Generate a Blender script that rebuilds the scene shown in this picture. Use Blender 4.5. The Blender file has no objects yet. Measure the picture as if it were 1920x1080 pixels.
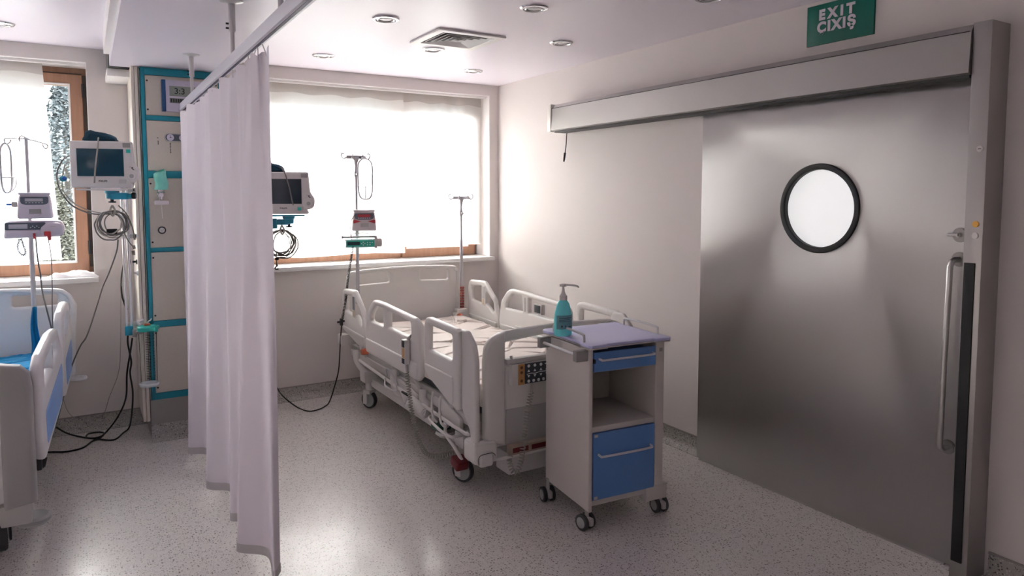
import bpy, bmesh, math, random
from math import sin, cos, pi, radians
from mathutils import Vector, Matrix
random.seed(7)
SC = bpy.context.scene
COL = SC.collection
V = Vector

# ------------------------------------------------------------------ materials
def mat(name, col, rough=0.5, metal=0.0, spec=0.5, vary=0.0, vscale=8.0, bump=0.0, bscale=200.0, coat=0.0, trans=0.0, ior=1.45, alpha=1.0, emit=None, estr=0.0, aniso=0.0, rvary=0.0):
    m = bpy.data.materials.new(name); m.use_nodes = True
    nt = m.node_tree; b = nt.nodes['Principled BSDF']
    c = (col[0], col[1], col[2], 1)
    b.inputs['Base Color'].default_value = c
    b.inputs['Roughness'].default_value = rough
    b.inputs['Metallic'].default_value = metal
    b.inputs['Specular IOR Level'].default_value = spec
    b.inputs['Coat Weight'].default_value = coat
    b.inputs['Transmission Weight'].default_value = trans
    b.inputs['IOR'].default_value = ior
    b.inputs['Alpha'].default_value = alpha
    b.inputs['Anisotropic'].default_value = aniso
    if emit:
        b.inputs['Emission Color'].default_value = (*emit, 1); b.inputs['Emission Strength'].default_value = estr
    tc = None
    if vary or bump or rvary:
        tc = nt.nodes.new('ShaderNodeTexCoord')
    if vary:
        n = nt.nodes.new('ShaderNodeTexNoise'); n.inputs['Scale'].default_value = vscale; n.inputs['Detail'].default_value = 4
        nt.links.new(tc.outputs['Object'], n.inputs['Vector'])
        mx = nt.nodes.new('ShaderNodeMix'); mx.data_type = 'RGBA'
        mx.inputs['A'].default_value = tuple(x * (1 - vary) for x in col) + (1,)
        mx.inputs['B'].default_value = tuple(min(1, x * (1 + vary)) for x in col) + (1,)
        nt.links.new(n.outputs['Fac'], mx.inputs['Factor']); nt.links.new(mx.outputs['Result'], b.inputs['Base Color'])
    if rvary:
        n = nt.nodes.new('ShaderNodeTexNoise'); n.inputs['Scale'].default_value = 3; n.inputs['Detail'].default_value = 5
        nt.links.new(tc.outputs['Object'], n.inputs['Vector'])
        mr = nt.nodes.new('ShaderNodeMapRange'); mr.inputs['To Min'].default_value = rough - rvary; mr.inputs['To Max'].default_value = rough + rvary
        nt.links.new(n.outputs['Fac'], mr.inputs['Value']); nt.links.new(mr.outputs['Result'], b.inputs['Roughness'])
    if bump:
        n = nt.nodes.new('ShaderNodeTexNoise'); n.inputs['Scale'].default_value = bscale; n.inputs['Detail'].default_value = 3
        nt.links.new(tc.outputs['Object'], n.inputs['Vector'])
        bp = nt.nodes.new('ShaderNodeBump'); bp.inputs['Strength'].default_value = bump; bp.inputs['Distance'].default_value = 0.002
        nt.links.new(n.outputs['Fac'], bp.inputs['Height']); nt.links.new(bp.outputs['Normal'], b.inputs['Normal'])
    return m

M = {}
M['wall'] = mat('wall_paint', (.72, .665, .645), .55, vary=.02, vscale=1.5, bump=.15, bscale=90)
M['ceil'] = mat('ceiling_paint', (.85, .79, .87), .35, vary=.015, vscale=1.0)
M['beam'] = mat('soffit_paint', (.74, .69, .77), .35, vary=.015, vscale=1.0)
M['white'] = mat('white_paint', (.82, .79, .78), .35)
M['vent_white'] = mat('bounce_lit_white', (.93, .91, .92), .4)  # vent slats lightened above the frame white in place of bounced light
M['sill'] = mat('sill_stone', (.80, .78, .77), .18, vary=.03, vscale=14)
M['bed'] = mat('bed_plastic', (.70, .675, .655), .32, vary=.015, vscale=5)
M['bed_dark'] = mat('bed_grey_plastic', (.46, .445, .435), .4, vary=.02)
M['bed_metal'] = mat('bed_enamelled_steel', (.62, .60, .585), .35, vary=.02)
M['bedb'] = mat('bed_white_plastic', (.72, .71, .72), .3, vary=.01)
M['blue_inlay'] = mat('blue_inlay_plastic', (.20, .36, .70), .35)
M['pole'] = mat('dull_pole_steel', (.52, .50, .53), .36, metal=.55, vary=.05)
M['steel'] = None
M['chrome'] = mat('chrome', (.72, .72, .74), .16, metal=1, vary=.02)
M['satin'] = mat('satin_steel', (.56, .55, .54), .32, metal=1, vary=.03)
M['alu'] = mat('anodised_aluminium', (.72, .69, .65), .4, metal=.35, vary=.02)
M['beige'] = mat('beige_panel_laminate', (.60, .545, .475), .5, vary=.04, vscale=60, bump=.1, bscale=300)
M['beige_post'] = mat('cream_post_cover', (.68, .63, .56), .4, vary=.02)
M['teal'] = mat('teal_strip', (.008, .22, .30), .4, vary=.03)
M['tealp'] = mat('teal_plastic', (.012, .24, .36), .3)
M['mint'] = mat('mint_bag', (.22, .66, .56), .35, vary=.12, vscale=20, bump=.4, bscale=40)
M['green_lid'] = mat('green_lid_plastic', (.03, .42, .36), .3)
M['plinth'] = mat('grey_plinth', (.33, .31, .29), .5, vary=.03)
M['black'] = mat('black_rubber', (.012, .012, .014), .5, vary=.1)
M['blackp'] = mat('black_plastic', (.02, .02, .025), .35)
M['tyre'] = mat('dark_grey_tyre', (.055, .057, .06), .55, vary=.1)
M['hub'] = mat('grey_wheel_disc', (.36, .36, .36), .4)
M['cab'] = mat('cabinet_cream_laminate', (.60, .555, .525), .35, vary=.015, vscale=5)
M['cab_in'] = mat('cabinet_interior_laminate', (.56, .525, .49), .45, vary=.02)
M['cab_blue'] = mat('cabinet_blue_laminate', (.105, .235, .53), .38, vary=.04, vscale=80)
M['tray'] = mat('lilac_tray_laminate', (.52, .52, .78), .35, vary=.02)
M['rail_white'] = mat('white_handle_metal', (.62, .60, .62), .3)
M['greyblock'] = mat('grey_bracket_plastic', (.30, .29, .28), .45)
M['gel'] = mat('turquoise_gel_bottle', (.22, .86, .90), .18, trans=.05, ior=1.2, vary=.05)
M['lab'] = mat('bottle_label', (.12, .30, .36), .4, vary=.25, vscale=60)
M['pump'] = mat('grey_pump_plastic', (.50, .46, .46), .3)
M['mon'] = mat('monitor_grey_plastic', (.66, .63, .62), .35)
M['mon2'] = mat('monitor_dark_grey_plastic', (.50, .48, .47), .4)
M['screen'] = mat('dark_screen_glass', (.012, .022, .035), .12, spec=.5, coat=.2)
M['screenb'] = mat('dark_blue_screen_glass', (.006, .045, .075), .15)
M['lcd'] = mat('lcd_grey', (.30, .33, .30), .3)
M['lcd_pale'] = mat('pale_lcd', (.52, .50, .55), .3)
M['lcdtxt'] = mat('lcd_digits', (.015, .02, .02), .5)
M['disp_blue'] = mat('navy_display_side', (.012, .065, .19), .35)
M['disp_face'] = mat('lilac_display_face', (.60, .56, .68), .35)
M['pump_white'] = mat('pump_white_plastic', (.72, .66, .68), .3)
M['pump_lilac'] = mat('pump_lilac_plastic', (.62, .56, .64), .3)
M['red'] = mat('red_plastic', (.42, .03, .04), .35)
M['darkred'] = mat('dark_red_pedal', (.14, .012, .015), .45)
M['greenped'] = mat('dark_green_pedal', (.008, .075, .05), .45)
M['orange'] = mat('orange_knob_plastic', (.52, .13, .06), .4)
M['keyorange'] = mat('amber_key_strip', (.42, .20, .07), .4)
M['keydark'] = mat('dark_key_panel', (.04, .045, .055), .4)
M['keywhite'] = mat('white_key_marks', (.75, .75, .75), .5)
M['greenkey'] = mat('green_key_panel', (.02, .40, .30), .35)
M['aqua'] = mat('aqua_pump_case', (.42, .70, .68), .3)
M['cuff'] = mat('navy_teal_cuff_fabric', (.005, .045, .075), .75, vary=.3, vscale=25, bump=.3, bscale=300)
M['cord_grey'] = mat('grey_cord', (.16, .15, .15), .5, vary=.1)
M['cord_lt'] = mat('light_grey_cord', (.36, .34, .31), .5, vary=.1)
M['cord_ol'] = mat('olive_grey_cord', (.15, .14, .11), .5, vary=.1)
M['cord_blk'] = mat('black_cord', (.012, .012, .013), .5)
M['cord_clear'] = mat('clear_tube', (.75, .73, .74), .25)
M['navy_coil'] = mat('navy_coil_cord', (.01, .03, .06), .4)
M['sign'] = mat('green_sign_board', (.0, .115, .082), .4, vary=.02)
M['signtxt'] = mat('sign_lettering', (.72, .64, .72), .45)
M['wood'] = None
M['recess_shade'] = mat('painted_recess_shade', (.10, .075, .06), .6)
M['rosette'] = mat('dark_satin_rosette', (.30, .29, .28), .28, metal=1)
M['brass'] = mat('brass_disc', (.62, .36, .10), .3, metal=1)
M['track'] = mat('curtain_track_enamel', (.60, .58, .67), .3)
M['trackdark'] = mat('track_slot', (.03, .02, .08), .5)
M['lamp_in'] = mat('downlight_reflector', (.62, .60, .60), .25, metal=.6)
M['lamp_gl'] = mat('downlight_lens', (.80, .78, .78), .3)
M['dark_gap'] = mat('shadow_gap', (.06, .06, .06), .7)
M['paper'] = mat('white_cloth', (.82, .80, .82), .75, bump=.4, bscale=30)
M['clear'] = mat('pale_clear_plastic', (.62, .66, .68), .2)
M['trim_line'] = mat('vinyl_edge_trim', (.30, .28, .26), .4)

def stainless(name, base=(.54, .525, .51), rough=.30, axis='Z', aniso=.0):
    m = bpy.data.materials.new(name); m.use_nodes = True; nt = m.node_tree; b = nt.nodes['Principled BSDF']
    b.inputs['Metallic'].default_value = 1; b.inputs['Base Color'].default_value = (*base, 1)
    tc = nt.nodes.new('ShaderNodeTexCoord'); mp = nt.nodes.new('ShaderNodeMapping')
    mp.inputs['Scale'].default_value = (1.2, 1.2, 40) if axis == 'Z' else (900, 900, 3)
    n = nt.nodes.new('ShaderNodeTexNoise'); n.inputs['Scale'].default_value = 1; n.inputs['Detail'].default_value = 3
    nt.links.new(tc.outputs['Object'], mp.inputs['Vector']); nt.links.new(mp.outputs['Vector'], n.inputs['Vector'])
    mr = nt.nodes.new('ShaderNodeMapRange'); mr.inputs['To Min'].default_value = rough - .03; mr.inputs['To Max'].default_value = rough + .03
    nt.links.new(n.outputs['Fac'], mr.inputs['Value']); nt.links.new(mr.outputs['Result'], b.inputs['Roughness'])
    tg = nt.nodes.new('ShaderNodeTangent'); tg.direction_type = 'RADIAL'; tg.axis = 'Z'; nt.links.new(tg.outputs[0], b.inputs['Tangent'])
    b.inputs['Anisotropic'].default_value = aniso; b.inputs['Anisotropic Rotation'].default_value = .0
    return m
M['steel'] = stainless('brushed_stainless', (.52, .505, .50), .37, aniso=1.0)
M['steel_trim'] = stainless('brushed_stainless_trim', (.43, .415, .405), .36)

def woodmat():
    m = bpy.data.materials.new('varnished_window_wood'); m.use_nodes = True; nt = m.node_tree; b = nt.nodes['Principled BSDF']
    tc = nt.nodes.new('ShaderNodeTexCoord'); mp = nt.nodes.new('ShaderNodeMapping'); mp.inputs['Scale'].default_value = (40, 40, 3)
    n = nt.nodes.new('ShaderNodeTexNoise'); n.inputs['Scale'].default_value = 1; n.inputs['Detail'].default_value = 6
    cr = nt.nodes.new('ShaderNodeValToRGB'); cr.color_ramp.elements[0].color = (.23, .11, .065, 1); cr.color_ramp.elements[1].color = (.40, .22, .14, 1)
    nt.links.new(tc.outputs['Object'], mp.inputs['Vector']); nt.links.new(mp.outputs['Vector'], n.inputs['Vector'])
    nt.links.new(n.outputs['Fac'], cr.inputs['Fac']); nt.links.new(cr.outputs['Color'], b.inputs['Base Color'])
    b.inputs['Roughness'].default_value = .4
    return m
M['wood'] = woodmat()

def floormat(name, base, dark, rough, amount=1.0):
    m = bpy.data.materials.new(name); m.use_nodes = True; nt = m.node_tree; b = nt.nodes['Principled BSDF']
    tc = nt.nodes.new('ShaderNodeTexCoord')
    last = None
    cn = nt.nodes.new('ShaderNodeTexNoise'); cn.inputs['Scale'].default_value = 40; cn.inputs['Detail'].default_value = 5
    nt.links.new(tc.outputs['Object'], cn.inputs['Vector'])
    mx = nt.nodes.new('ShaderNodeMix'); mx.data_type = 'RGBA'
    mx.inputs['A'].default_value = tuple(c * .86 for c in base) + (1,); mx.inputs['B'].default_value = tuple(c * 1.12 for c in base) + (1,)
    nt.links.new(cn.outputs['Fac'], mx.inputs['Factor']); last = mx.outputs['Result']
    for sc, thr, rad, colr, fac in ((95, .70, .34, dark, .85 * amount), (160, .62, .36, tuple(c * 1.7 for c in dark), .7 * amount), (120, .72, .36, (.75, .72, .70), .6)):
        v = nt.nodes.new('ShaderNodeTexVoronoi'); v.inputs['Scale'].default_value = sc
        nt.links.new(tc.outputs['Object'], v.inputs['Vector'])
        sep = nt.nodes.new('ShaderNodeSeparateColor'); nt.links.new(v.outputs['Color'], sep.inputs['Color'])
        g = nt.nodes.new('ShaderNodeMath'); g.operation = 'GREATER_THAN'; g.inputs[1].default_value = thr
        nt.links.new(sep.outputs['Red' if fac != .6 else 'Green'], g.inputs[0])
        l = nt.nodes.new('ShaderNodeMath'); l.operation = 'LESS_THAN'; l.inputs[1].default_value = rad
        nt.links.new(v.outputs['Distance'], l.inputs[0])
        mu = nt.nodes.new('ShaderNodeMath'); mu.operation = 'MULTIPLY'; nt.links.new(g.outputs[0], mu.inputs[0]); nt.links.new(l.outputs[0], mu.inputs[1])
        mf = nt.nodes.new('ShaderNodeMath'); mf.operation = 'MULTIPLY'; mf.inputs[1].default_value = fac; nt.links.new(mu.outputs[0], mf.inputs[0])
        m2 = nt.nodes.new('ShaderNodeMix'); m2.data_type = 'RGBA'; m2.inputs['B'].default_value = (*colr, 1)
        nt.links.new(mf.outputs[0], m2.inputs['Factor']); nt.links.new(last, m2.inputs['A']); last = m2.outputs['Result']
    nt.links.new(last, b.inputs['Base Color'])
    rn = nt.nodes.new('ShaderNodeTexNoise'); rn.inputs['Scale'].default_value = 2.5; rn.inputs['Detail'].default_value = 6
    nt.links.new(tc.outputs['Object'], rn.inputs['Vector'])
    mr = nt.nodes.new('ShaderNodeMapRange'); mr.inputs['To Min'].default_value = rough - .02; mr.inputs['To Max'].default_value = rough + .08
    nt.links.new(rn.outputs['Fac'], mr.inputs['Value']); nt.links.new(mr.outputs['Result'], b.inputs['Roughness'])
    if name.endswith('floor'): b.inputs['Coat Weight'].default_value = .4; b.inputs['Coat Roughness'].default_value = .16
    bn = nt.nodes.new('ShaderNodeTexNoise'); bn.inputs['Scale'].default_value = 60
    nt.links.new(tc.outputs['Object'], bn.inputs['Vector'])
    bp = nt.nodes.new('ShaderNodeBump'); bp.inputs['Strength'].default_value = .12; bp.inputs['Distance'].default_value = .001
    nt.links.new(bn.outputs['Fac'], bp.inputs['Height']); nt.links.new(bp.outputs['Normal'], b.inputs['Normal'])
    return m
M['floor'] = floormat('speckled_vinyl_floor', (.66, .62, .60), (.085, .08, .075), .32)
M['cove'] = floormat('speckled_vinyl_cove', (.40, .38, .36), (.07, .065, .06), .42, 1.1)

def clothmat(name, col, transp=0.0, transl=.5, rough=.8, weave=300, bump=.2):
    m = bpy.data.materials.new(name); m.use_nodes = True; nt = m.node_tree
    out = nt.nodes['Material Output']; nt.nodes.remove(nt.nodes['Principled BSDF'])
    d = nt.nodes.new('ShaderNodeBsdfDiffuse'); d.inputs['Color'].default_value = (*col, 1)
    t = nt.nodes.new('ShaderNodeBsdfTranslucent'); t.inputs['Color'].default_value = (*col, 1)
    mx = nt.nodes.new('ShaderNodeMixShader'); mx.inputs[0].default_value = transl
    nt.links.new(d.outputs[0], mx.inputs[1]); nt.links.new(t.outputs[0], mx.inputs[2])
    last = mx
    tc = nt.nodes.new('ShaderNodeTexCoord'); n = nt.nodes.new('ShaderNodeTexNoise'); n.inputs['Scale'].default_value = weave
    nt.links.new(tc.outputs['Object'], n.inputs['Vector'])
    bp = nt.nodes.new('ShaderNodeBump'); bp.inputs['Strength'].default_value = bump; bp.inputs['Distance'].default_value = .001
    nt.links.new(n.outputs['Fac'], bp.inputs['Height']); nt.links.new(bp.outputs['Normal'], d.inputs['Normal'])
    if transp > 0:
        tr = nt.nodes.new('ShaderNodeBsdfTransparent')
        m2 = nt.nodes.new('ShaderNodeMixShader'); m2.inputs[0].default_value = transp
        nt.links.new(mx.outputs[0], m2.inputs[1]); nt.links.new(tr.outputs[0], m2.inputs[2]); last = m2
    nt.links.new(last.outputs[0], out.inputs[0])
    return m
M['sheer'] = clothmat('white_sheer_voile', (.92, .90, .89), .05, .78)
M['sheer_hem'] = clothmat('white_sheer_heading', (.74, .70, .68), .12, .35)
M['drape'] = clothmat('white_polyester_drape', (.77, .72, .785), 0, .18)
M['drape_hem'] = clothmat('drape_hem_band', (.55, .53, .54), 0, .12)
M['frost'] = clothmat('fill_window_glass', (.30, .30, .31), 0, .85, bump=0)  # pane tone of the added fill window
M['mattress'] = mat('mattress_cover_cream', (.70, .63, .585), .6, vary=.04, vscale=12, bump=.3, bscale=40)
M['sheet'] = mat('blue_bed_sheet', (.006, .23, .47), .6, vary=.2, vscale=8, bump=.35, bscale=30)

def glassmat(name, tint=(1, 1, 1), fr=1.3):
    m = bpy.data.materials.new(name); m.use_nodes = True; nt = m.node_tree
    out = nt.nodes['Material Output']; nt.nodes.remove(nt.nodes['Principled BSDF'])
    tr = nt.nodes.new('ShaderNodeBsdfTransparent'); tr.inputs[0].default_value = (*tint, 1)
    g = nt.nodes.new('ShaderNodeBsdfGlossy'); g.inputs['Roughness'].default_value = .02
    lw = nt.nodes.new('ShaderNodeFresnel'); lw.inputs[0].default_value = fr
    mx = nt.nodes.new('ShaderNodeMixShader')
    nt.links.new(lw.outputs[0], mx.inputs[0]); nt.links.new(tr.outputs[0], mx.inputs[1]); nt.links.new(g.outputs[0], mx.inputs[2])
    nt.links.new(mx.outputs[0], out.inputs[0])
    return m
M['glass'] = glassmat('window_glass', (.95, .98, .97))
M['canister'] = glassmat('clear_canister_plastic', (.97, .98, .98), 1.08)
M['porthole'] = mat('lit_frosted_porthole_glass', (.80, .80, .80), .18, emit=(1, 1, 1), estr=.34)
M['foliage'] = mat('conifer_foliage', (.0055, .0105, .0135), .9, vary=.4, vscale=1.5)
M['foliage2'] = mat('shrub_foliage', (.011, .0125, .0085), .9, vary=.5, vscale=2.5)
M['bark'] = mat('tree_bark', (.004, .003, .002), .9, vary=.3)
M['hill'] = mat('distant_hillside_grass', (.0045, .0082, .0098), .95, vary=.5, vscale=.25)

# ------------------------------------------------------------------ mesh helpers
def fillet(pts, n=6):
    """pts: (x,y) or (x,y,r) -> rounded polygon"""
    out = []; N = len(pts)
    for i, p in enumerate(pts):
        r = p[2] if len(p) > 2 else 0
        P = V((p[0], p[1])); A = V(pts[i - 1][:2]); B = V(pts[(i + 1) % N][:2])
        if r <= 1e-6: out.append((P.x, P.y)); continue
        a = (A - P); b = (B - P); la, lb = a.length, b.length; a.normalize(); b.normalize()
        ang = a.angle(b); d = min(r / math.tan(ang / 2), la * .49, lb * .49); rr = d * math.tan(ang / 2)
        c = P + (a + b).normalized() * (rr / sin(ang / 2))
        s = P + a * d - c; e = P + b * d - c
        a0 = math.atan2(s.y, s.x); a1 = math.atan2(e.y, e.x); da = (a1 - a0 + pi) % (2 * pi) - pi
        for k in range(n + 1):
            t = a0 + da * k / n; out.append((c.x + rr * cos(t), c.y + rr * sin(t)))
    return out

def circle(cx, cy, r, n=32, ry=None):
    ry = ry or r
    return [(cx + r * cos(2 * pi * k / n), cy + ry * sin(2 * pi * k / n)) for k in range(n)]

def catmull(pts, n=6, closed=False):
    P = [V(p) for p in pts]; out = []; N = len(P)
    rng = range(N if closed else N - 1)
    for i in rng:
        p1, p2 = P[i], P[(i + 1) % N]
        p0 = P[i - 1] if (i > 0 or closed) else p1 * 2 - p2
        p3 = P[(i + 2) % N] if (i + 2 < N or closed) else p2 * 2 - p1
        for k in range(n):
            t = k / n
            out.append(.5 * ((2 * p1) + (p2 - p0) * t + (2 * p0 - 5 * p1 + 4 * p2 - p3) * t * t + (3 * p1 - p0 - 3 * p2 + p3) * t ** 3))
    if not closed: out.append(P[-1].copy())
    return out

XZ = Matrix(((1, 0, 0, 0), (0, 0, -1, 0), (0, 1, 0, 0), (0, 0, 0, 1)))   # u->x v->z w->-y
YZ = Matrix(((0, 0, 1, 0), (1, 0, 0, 0), (0, 1, 0, 0), (0, 0, 0, 1)))    # u->y v->z w->x
XY = Matrix.Identity(4)
def T(x, y, z): return Matrix.Translation((x, y, z))
def RZ(a): return Matrix.Rotation(a, 4, 'Z')
def RX(a): return Matrix.Rotation(a, 4, 'X')
def RY(a): return Matrix.Rotation(a, 4, 'Y')

class MB:
    """collects shapes into ONE mesh"""
    def __init__(self): self.bm = bmesh.new()
    def _take(self, bm, mi=0, mx=None, smooth=True):
        if mx is not None: bmesh.ops.transform(bm, matrix=mx, verts=bm.verts)
        for f in bm.faces: f.material_index = mi; f.smooth = smooth
        me = bpy.data.meshes.new('tmp'); bm.to_mesh(me); bm.free()
        self.bm.from_mesh(me); bpy.data.meshes.remove(me); return self
    def box(self, lo, hi, bev=0.0, seg=2, mi=0, mx=None):
        bm = bmesh.new(); lo, hi = V(lo), V(hi); c = (lo + hi) / 2; s = hi - lo
        bmesh.ops.create_cube(bm, size=1, matrix=Matrix.Translation(c) @ Matrix.Diagonal((abs(s.x), abs(s.y), abs(s.z), 1)))
        if bev > 0: bmesh.ops.bevel(bm, geom=bm.edges[:], offset=bev, segments=seg, profile=.6, affect='EDGES', clamp_overlap=True)
        return self._take(bm, mi, mx)
    def cyl(self, p0, p1, r0, r1=None, n=20, bev=0.0, mi=0, mx=None):
        p0, p1 = V(p0), V(p1); r1 = r0 if r1 is None else r1; d = p1 - p0
        bm = bmesh.new()
        bmesh.ops.create_cone(bm, cap_ends=True, cap_tris=False, segments=n, radius1=r0, radius2=r1, depth=d.length)
        if bev > 0:
            es = [e for e in bm.edges if abs(e.verts[0].co.z - e.verts[1].co.z) < 1e-6]
            bmesh.ops.bevel(bm, geom=es, offset=bev, segments=2, affect='EDGES', clamp_overlap=True)
        q = V((0, 0, 1)).rotation_difference(d.normalized()).to_matrix().to_4x4()
        bmesh.ops.transform(bm, matrix=Matrix.Translation((p0 + p1) / 2) @ q, verts=bm.verts)
        return self._take(bm, mi, mx)
    def tube(self, pts, r, n=8, closed=False, smooth=0, mi=0, mx=None):
        P = [V(p) for p in pts]
        if smooth: P = catmull(P, smooth, closed)
        Q = [P[0]]
        for p in P[1:]:
            if (p - Q[-1]).length > 1e-5: Q.append(p)
        P = Q; N = len(P); bm = bmesh.new(); rings = []
        if N < 2: bm.free(); return self
        up = None
        for i in range(N):
            if closed: t = (P[(i + 1) % N] - P[i - 1])
            else: t = (P[min(i + 1, N - 1)] - P[max(i - 1, 0)])
            t.normalize()
            if up is None:
                up = V((0, 0, 1)) if abs(t.z) < .9 else V((1, 0, 0))
            up = (up - t * up.dot(t)); up.normalize(); b = t.cross(up)
            rr = r[min(len(r) - 1, round(i * (len(r) - 1) / (N - 1)))] if isinstance(r, (list, tuple)) else r
            rings.append([bm.verts.new(P[i] + (up * cos(2 * pi * k / n) + b * sin(2 * pi * k / n)) * rr) for k in range(n)])
        for i in range(N if closed else N - 1):
            a, b2 = rings[i], rings[(i + 1) % N]
            for k in range(n): bm.faces.new((a[k], a[(k + 1) % n], b2[(k + 1) % n], b2[k]))
        if not closed: bm.faces.new(rings[0][::-1]); bm.faces.new(rings[-1])
        return self._take(bm, mi, mx)
    def coil(self, pts, R, pitch, r, n=5, per=9, smooth=8, mi=0, mx=None):
        P = catmull(pts, smooth); L = [0]
        for a, b in zip(P, P[1:]): L.append(L[-1] + (b - a).length)
        tot = L[-1]; turns = tot / pitch; K = int(turns * per); out = []; up = None; j = 0
        for i in range(K + 1):
            s = tot * i / K
            while j < len(L) - 2 and L[j + 1] < s: j += 1
            f = (s - L[j]) / max(1e-9, L[j + 1] - L[j]); c = P[j].lerp(P[j + 1], f); t = (P[j + 1] - P[j]).normalized()
            if up is None: up = V((0, 0, 1)) if abs(t.z) < .9 else V((1, 0, 0))
            up = (up - t * up.dot(t)).normalized(); b = t.cross(up); a = 2 * pi * turns * i / K
            out.append(c + (up * cos(a) + b * sin(a)) * R)
        return self.tube(out, r, n, mi=mi, mx=mx)
    def lathe(self, prof, n=28, mi=0, mx=None, sx=1, sy=1):
        bm = bmesh.new(); rings = []
        for r, z in prof:
            rings.append([bm.verts.new((max(r, 1e-5) * cos(2 * pi * k / n) * sx, max(r, 1e-5) * sin(2 * pi * k / n) * sy, z)) for k in range(n)])
        for a, b in zip(rings, rings[1:]):
            for k in range(n): bm.faces.new((a[k], a[(k + 1) % n], b[(k + 1) % n], b[k]))
        bm.faces.new(rings[0][::-1]); bm.faces.new(rings[-1])
        bmesh.ops.remove_doubles(bm, verts=bm.verts, dist=2e-5)
        return self._take(bm, mi, mx)
    def plate(self, outer, holes=(), t=.02, bev=0.0, mi=0, mx=None, res=2):
        cu = bpy.data.curves.new('c', 'CURVE'); cu.dimensions = '2D'; cu.fill_mode = 'BOTH'
        bev = min(bev, t * .49); cu.extrude = t / 2 - bev; cu.bevel_depth = bev; cu.bevel_resolution = res; cu.offset = -bev
        for loop in [outer, *holes]:
            s = cu.splines.new('POLY'); s.points.add(len(loop) - 1); s.use_cyclic_u = True
            for p, q in zip(s.points, loop): p.co = (q[0], q[1], 0, 1)
        o = bpy.data.objects.new('c', cu); COL.objects.link(o)
        dg = bpy.context.evaluated_depsgraph_get(); me = bpy.data.meshes.new_from_object(o.evaluated_get(dg))
        bm = bmesh.new(); bm.from_mesh(me); bpy.data.objects.remove(o); bpy.data.curves.remove(cu); bpy.data.meshes.remove(me)
        bmesh.ops.remove_doubles(bm, verts=bm.verts, dist=1e-6)
        return self._take(bm, mi, mx)
    def text(self, s, size, t=.001, mi=0, mx=None, off=0.0, spacing=1.0):
        cu = bpy.data.curves.new('t', 'FONT'); cu.body = s; cu.size = size; cu.extrude = t; cu.align_x = 'CENTER'; cu.align_y = 'CENTER'
        cu.offset = off; cu.space_character = spacing
        o = bpy.data.objects.new('t', cu); COL.objects.link(o)
        dg = bpy.context.evaluated_depsgraph_get(); me = bpy.data.meshes.new_from_object(o.evaluated_get(dg))
        bm = bmesh.new(); bm.from_mesh(me); bpy.data.objects.remove(o); bpy.data.curves.remove(cu); bpy.data.meshes.remove(me)
        return self._take(bm, mi, mx, smooth=False)
    def sph(self, c, r, n=20, mi=0, mx=None):
        bm = bmesh.new(); r = (r, r, r) if not isinstance(r, (tuple, list)) else r
        bmesh.ops.create_uvsphere(bm, u_segments=n, v_segments=n // 2 + 2, radius=1, matrix=Matrix.Translation(c) @ Matrix.Diagonal((*r, 1)))
        return self._take(bm, mi, mx)
    def grid(self, fn, nu, nv, mi=0, mx=None, mfn=None):
        bm = bmesh.new(); g = [[bm.verts.new(fn(i / nu, j / nv)) for j in range(nv + 1)] for i in range(nu + 1)]
        for i in range(nu):
            for j in range(nv):
                f = bm.faces.new((g[i][j], g[i + 1][j], g[i + 1][j + 1], g[i][j + 1])); f.smooth = True
                f.material_index = mfn(i / nu, j / nv) if mfn else mi
        if mx is not None: bmesh.ops.transform(bm, matrix=mx, verts=bm.verts)
        me = bpy.data.meshes.new('tmp'); bm.to_mesh(me); bm.free(); self.bm.from_mesh(me); bpy.data.meshes.remove(me); return self
    def build(self, name, mats, parent=None, sharp=35, recalc=True, label=None):
        if recalc: bmesh.ops.recalc_face_normals(self.bm, faces=self.bm.faces)
        me = bpy.data.meshes.new(name); self.bm.to_mesh(me); self.bm.free()
        for m in (mats if isinstance(mats, (list, tuple)) else [mats]): me.materials.append(m)
        if sharp: me.set_sharp_from_angle(angle=radians(sharp))
        o = bpy.data.objects.new(name, me); COL.objects.link(o)
        if parent: o.parent = parent
        if label: o['label'] = label
        return o

def tag(o, label=None, cat=None, group=None, kind=None):
    if label: o['label'] = label
    if cat: o['category'] = cat
    if group: o['group'] = group
    if kind: o['kind'] = kind
    return o
def thing(name, label, cat, loc=(0, 0, 0), rz=0, group=None):
    o = bpy.data.objects.new(name, None); COL.objects.link(o); o.empty_display_size = .1
    o.location = loc; o.rotation_euler = (0, 0, rz)
    return tag(o, label, cat, group)
def struct(o): o['kind'] = 'structure'; return o
def copy_tree(o, loc=None, parent=None):
    c = o.copy(); COL.objects.link(c); c.parent = parent
    if loc is not None: c.location = loc
    for ch in list(o.children): copy_tree(ch, None, c)
    return c

# ------------------------------------------------------------------ room
XR, YB, HC = 3.09, 5.34, 2.49
XL, YF = -4.6, -5.5
struct(MB().box((XL - .1, YF - .1, -.12), (XR + .15, YB + .4, 0)).build('floor', M['floor']))
struct(MB().box((XL - .1, YF - .1, HC), (XR + .15, YB + .4, HC + .12)).build('ceiling', M['ceil']))
W = [(1.04, 3.005), (-1.93, .033), (-4.35, -2.32)]
WZ = (1.01, 2.402)
holes = [[(a, WZ[0]), (b, WZ[0]), (b, WZ[1]), (a, WZ[1])] for a, b in W]
struct(MB().plate([(XL, -.02), (XR + .05, -.02), (XR + .05, HC + .02), (XL, HC + .02)], holes, .36, mx=T(0, YB + .18, 0) @ XZ).build('wall_back', M['wall'], sharp=20))
struct(MB().box((XR, YF, -.02), (XR + .1, YB + .02, HC + .02)).build('wall_right', M['wall']))
SW = (-2.9, -.9)      # unseen window added in the left wall to brighten bed and cabinet fronts
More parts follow.
